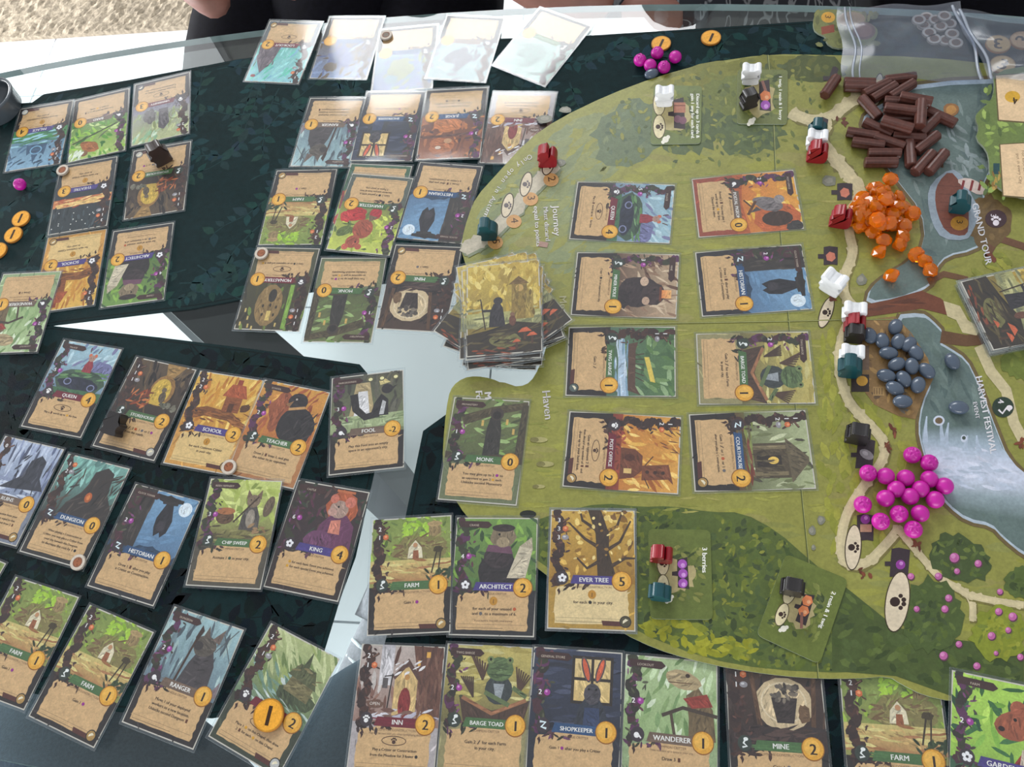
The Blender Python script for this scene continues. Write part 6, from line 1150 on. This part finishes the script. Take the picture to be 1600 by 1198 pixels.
figure('squirrel', 'red', 1031, 873, BT+.0012, 94, 'red figure on the 3 berries tile', s=.98); figure('turtle', 'teal', 1030, 932, BT+.0012, 94, 'teal figure on the 3 berries tile, nearer than the red one', s=.98)
figure('bear', 'black', 1235, 924, BT+.0012, 96, 'black figure on the 2 resin and 1 twig tile', s=.95)
figure('turtle', 'teal', 1494, 330, BT, 94, 'teal figure standing in the printed boat', s=1.0)

# ================================================================== CLEAR BAGS
def bag(px, label, seed, amp, zip_lines, z0=.004, base=.008):
    """quilt-like sheet between four picture corners, crumpled"""
    o = empty('zip_bag'); tag(o, label, 'plastic bag'); r = random.Random(seed)
    UL, UR, LR, LL = px; nx, ny = 46, 34; ph = [(r.uniform(3, 14), r.uniform(3, 14), r.uniform(0, 6), r.uniform(.3, 1)) for _ in range(9)]
    def pos(u, v, layer):
        x = (UL[0]*(1-u)+UR[0]*u)*(1-v)+(LL[0]*(1-u)+LR[0]*u)*v; y = (UL[1]*(1-u)+UR[1]*u)*(1-v)+(LL[1]*(1-u)+LR[1]*u)*v
        x += 3*math.sin(9*v+seed); y += 2.5*math.sin(11*u+seed*2); e = min(u, 1-u, v, 1-v)*4; e = min(1, e)
        h = sum(k*math.sin(a*u+b*v+c) for a, b, c, k in ph)/5
        z = base+(amp*(h*.5+.7)*e if layer else -.0015)
        c = at(x, y, z); return (c.x, c.y, max(z, z0))
    for layer, nm in ((1, 'front_sheet'), (0, 'back_sheet')):
        bm = bmesh.new(); g = [[bm.verts.new(pos(i/nx, j/ny, layer)) for i in range(nx+1)] for j in range(ny+1)]
        for j in range(ny):
            for i in range(nx): bm.faces.new((g[j][i], g[j+1][i], g[j+1][i+1], g[j][i+1]))
        mesh_obj(nm, bm, M['bag'], o, True)
    for (u0, v0, u1, v1, w) in zip_lines:
        bm = bmesh.new(); N = 30; L_ = []
        for k in range(N+1):
            t = k/N; L_.append(Vector(pos(u0+(u1-u0)*t+.03*math.sin(3*t), v0+(v1-v0)*t, 1))+Vector((0, 0, .0009)))
        pr = None
        for k, p in enumerate(L_):
            a = L_[max(0, k-1)]; b = L_[min(N, k+1)]; d = (b-a).normalized(); s = Vector((-d.y, d.x, 0))*w/2; q = [bm.verts.new(p+s), bm.verts.new(p+Vector((0, 0, .0007))), bm.verts.new(p-s), bm.verts.new(p-Vector((0, 0, .0005)))]
            if pr:
                for i in range(4): bm.faces.new((pr[i], q[i], q[(i+1) % 4], pr[(i+1) % 4]))
            pr = q
        mesh_obj('zip_strip', bm, M['bag_zip'], o, True)
    return o
TKB = ((1448, 26), (1462, 30), (1476, 24), (1444, 38), (1470, 40), (1452, 50), (1484, 36), (1488, 52), (1460, 60), (1478, 62), (1494, 66), (1436, 30))
for i, (x, y) in enumerate(TKB): coin(x, y, .0002+(i % 3)*.0021, '', .0062, i, 'dim round ring token inside the left clear bag', 'round tokens in the clear bag', 'tokedge', (110, 84, 70), 'round_token', 'token')
coin(1560, 68, .0072, '3', .0105, 2.6, 'tan 3 coin inside the right clear bag, farther of two', 'coins in the clear bag', face=(196, 160, 104)); coin(1567, 100, .0052, '3', .0105, -.9, 'tan 3 coin inside the right clear bag, nearer of two', 'coins in the clear bag', face=(196, 160, 104)); coin(1598, 62, .0072, '3', .0105, .6, 'tan coin inside the right clear bag at the picture edge', 'coins in the clear bag', face=(190, 150, 104))
bag([(1308, 12), (1500, 4), (1540, 127), (1318, 122)], 'clear zip bag holding round tokens at the far edge of the board', 3, .012, [(.06, .0, .07, 1.0, .0024), (.10, .0, .12, 1.0, .0016), (.93, .05, .97, 1.0, .003)], .008, .0105)
bag([(1488, 16), (1690, 40), (1700, 120), (1548, 126)], 'clear zip bag holding tan 3 coins at the far right', 8, .012, [(.04, .0, .02, 1.0, .003)], .0125, .0125)
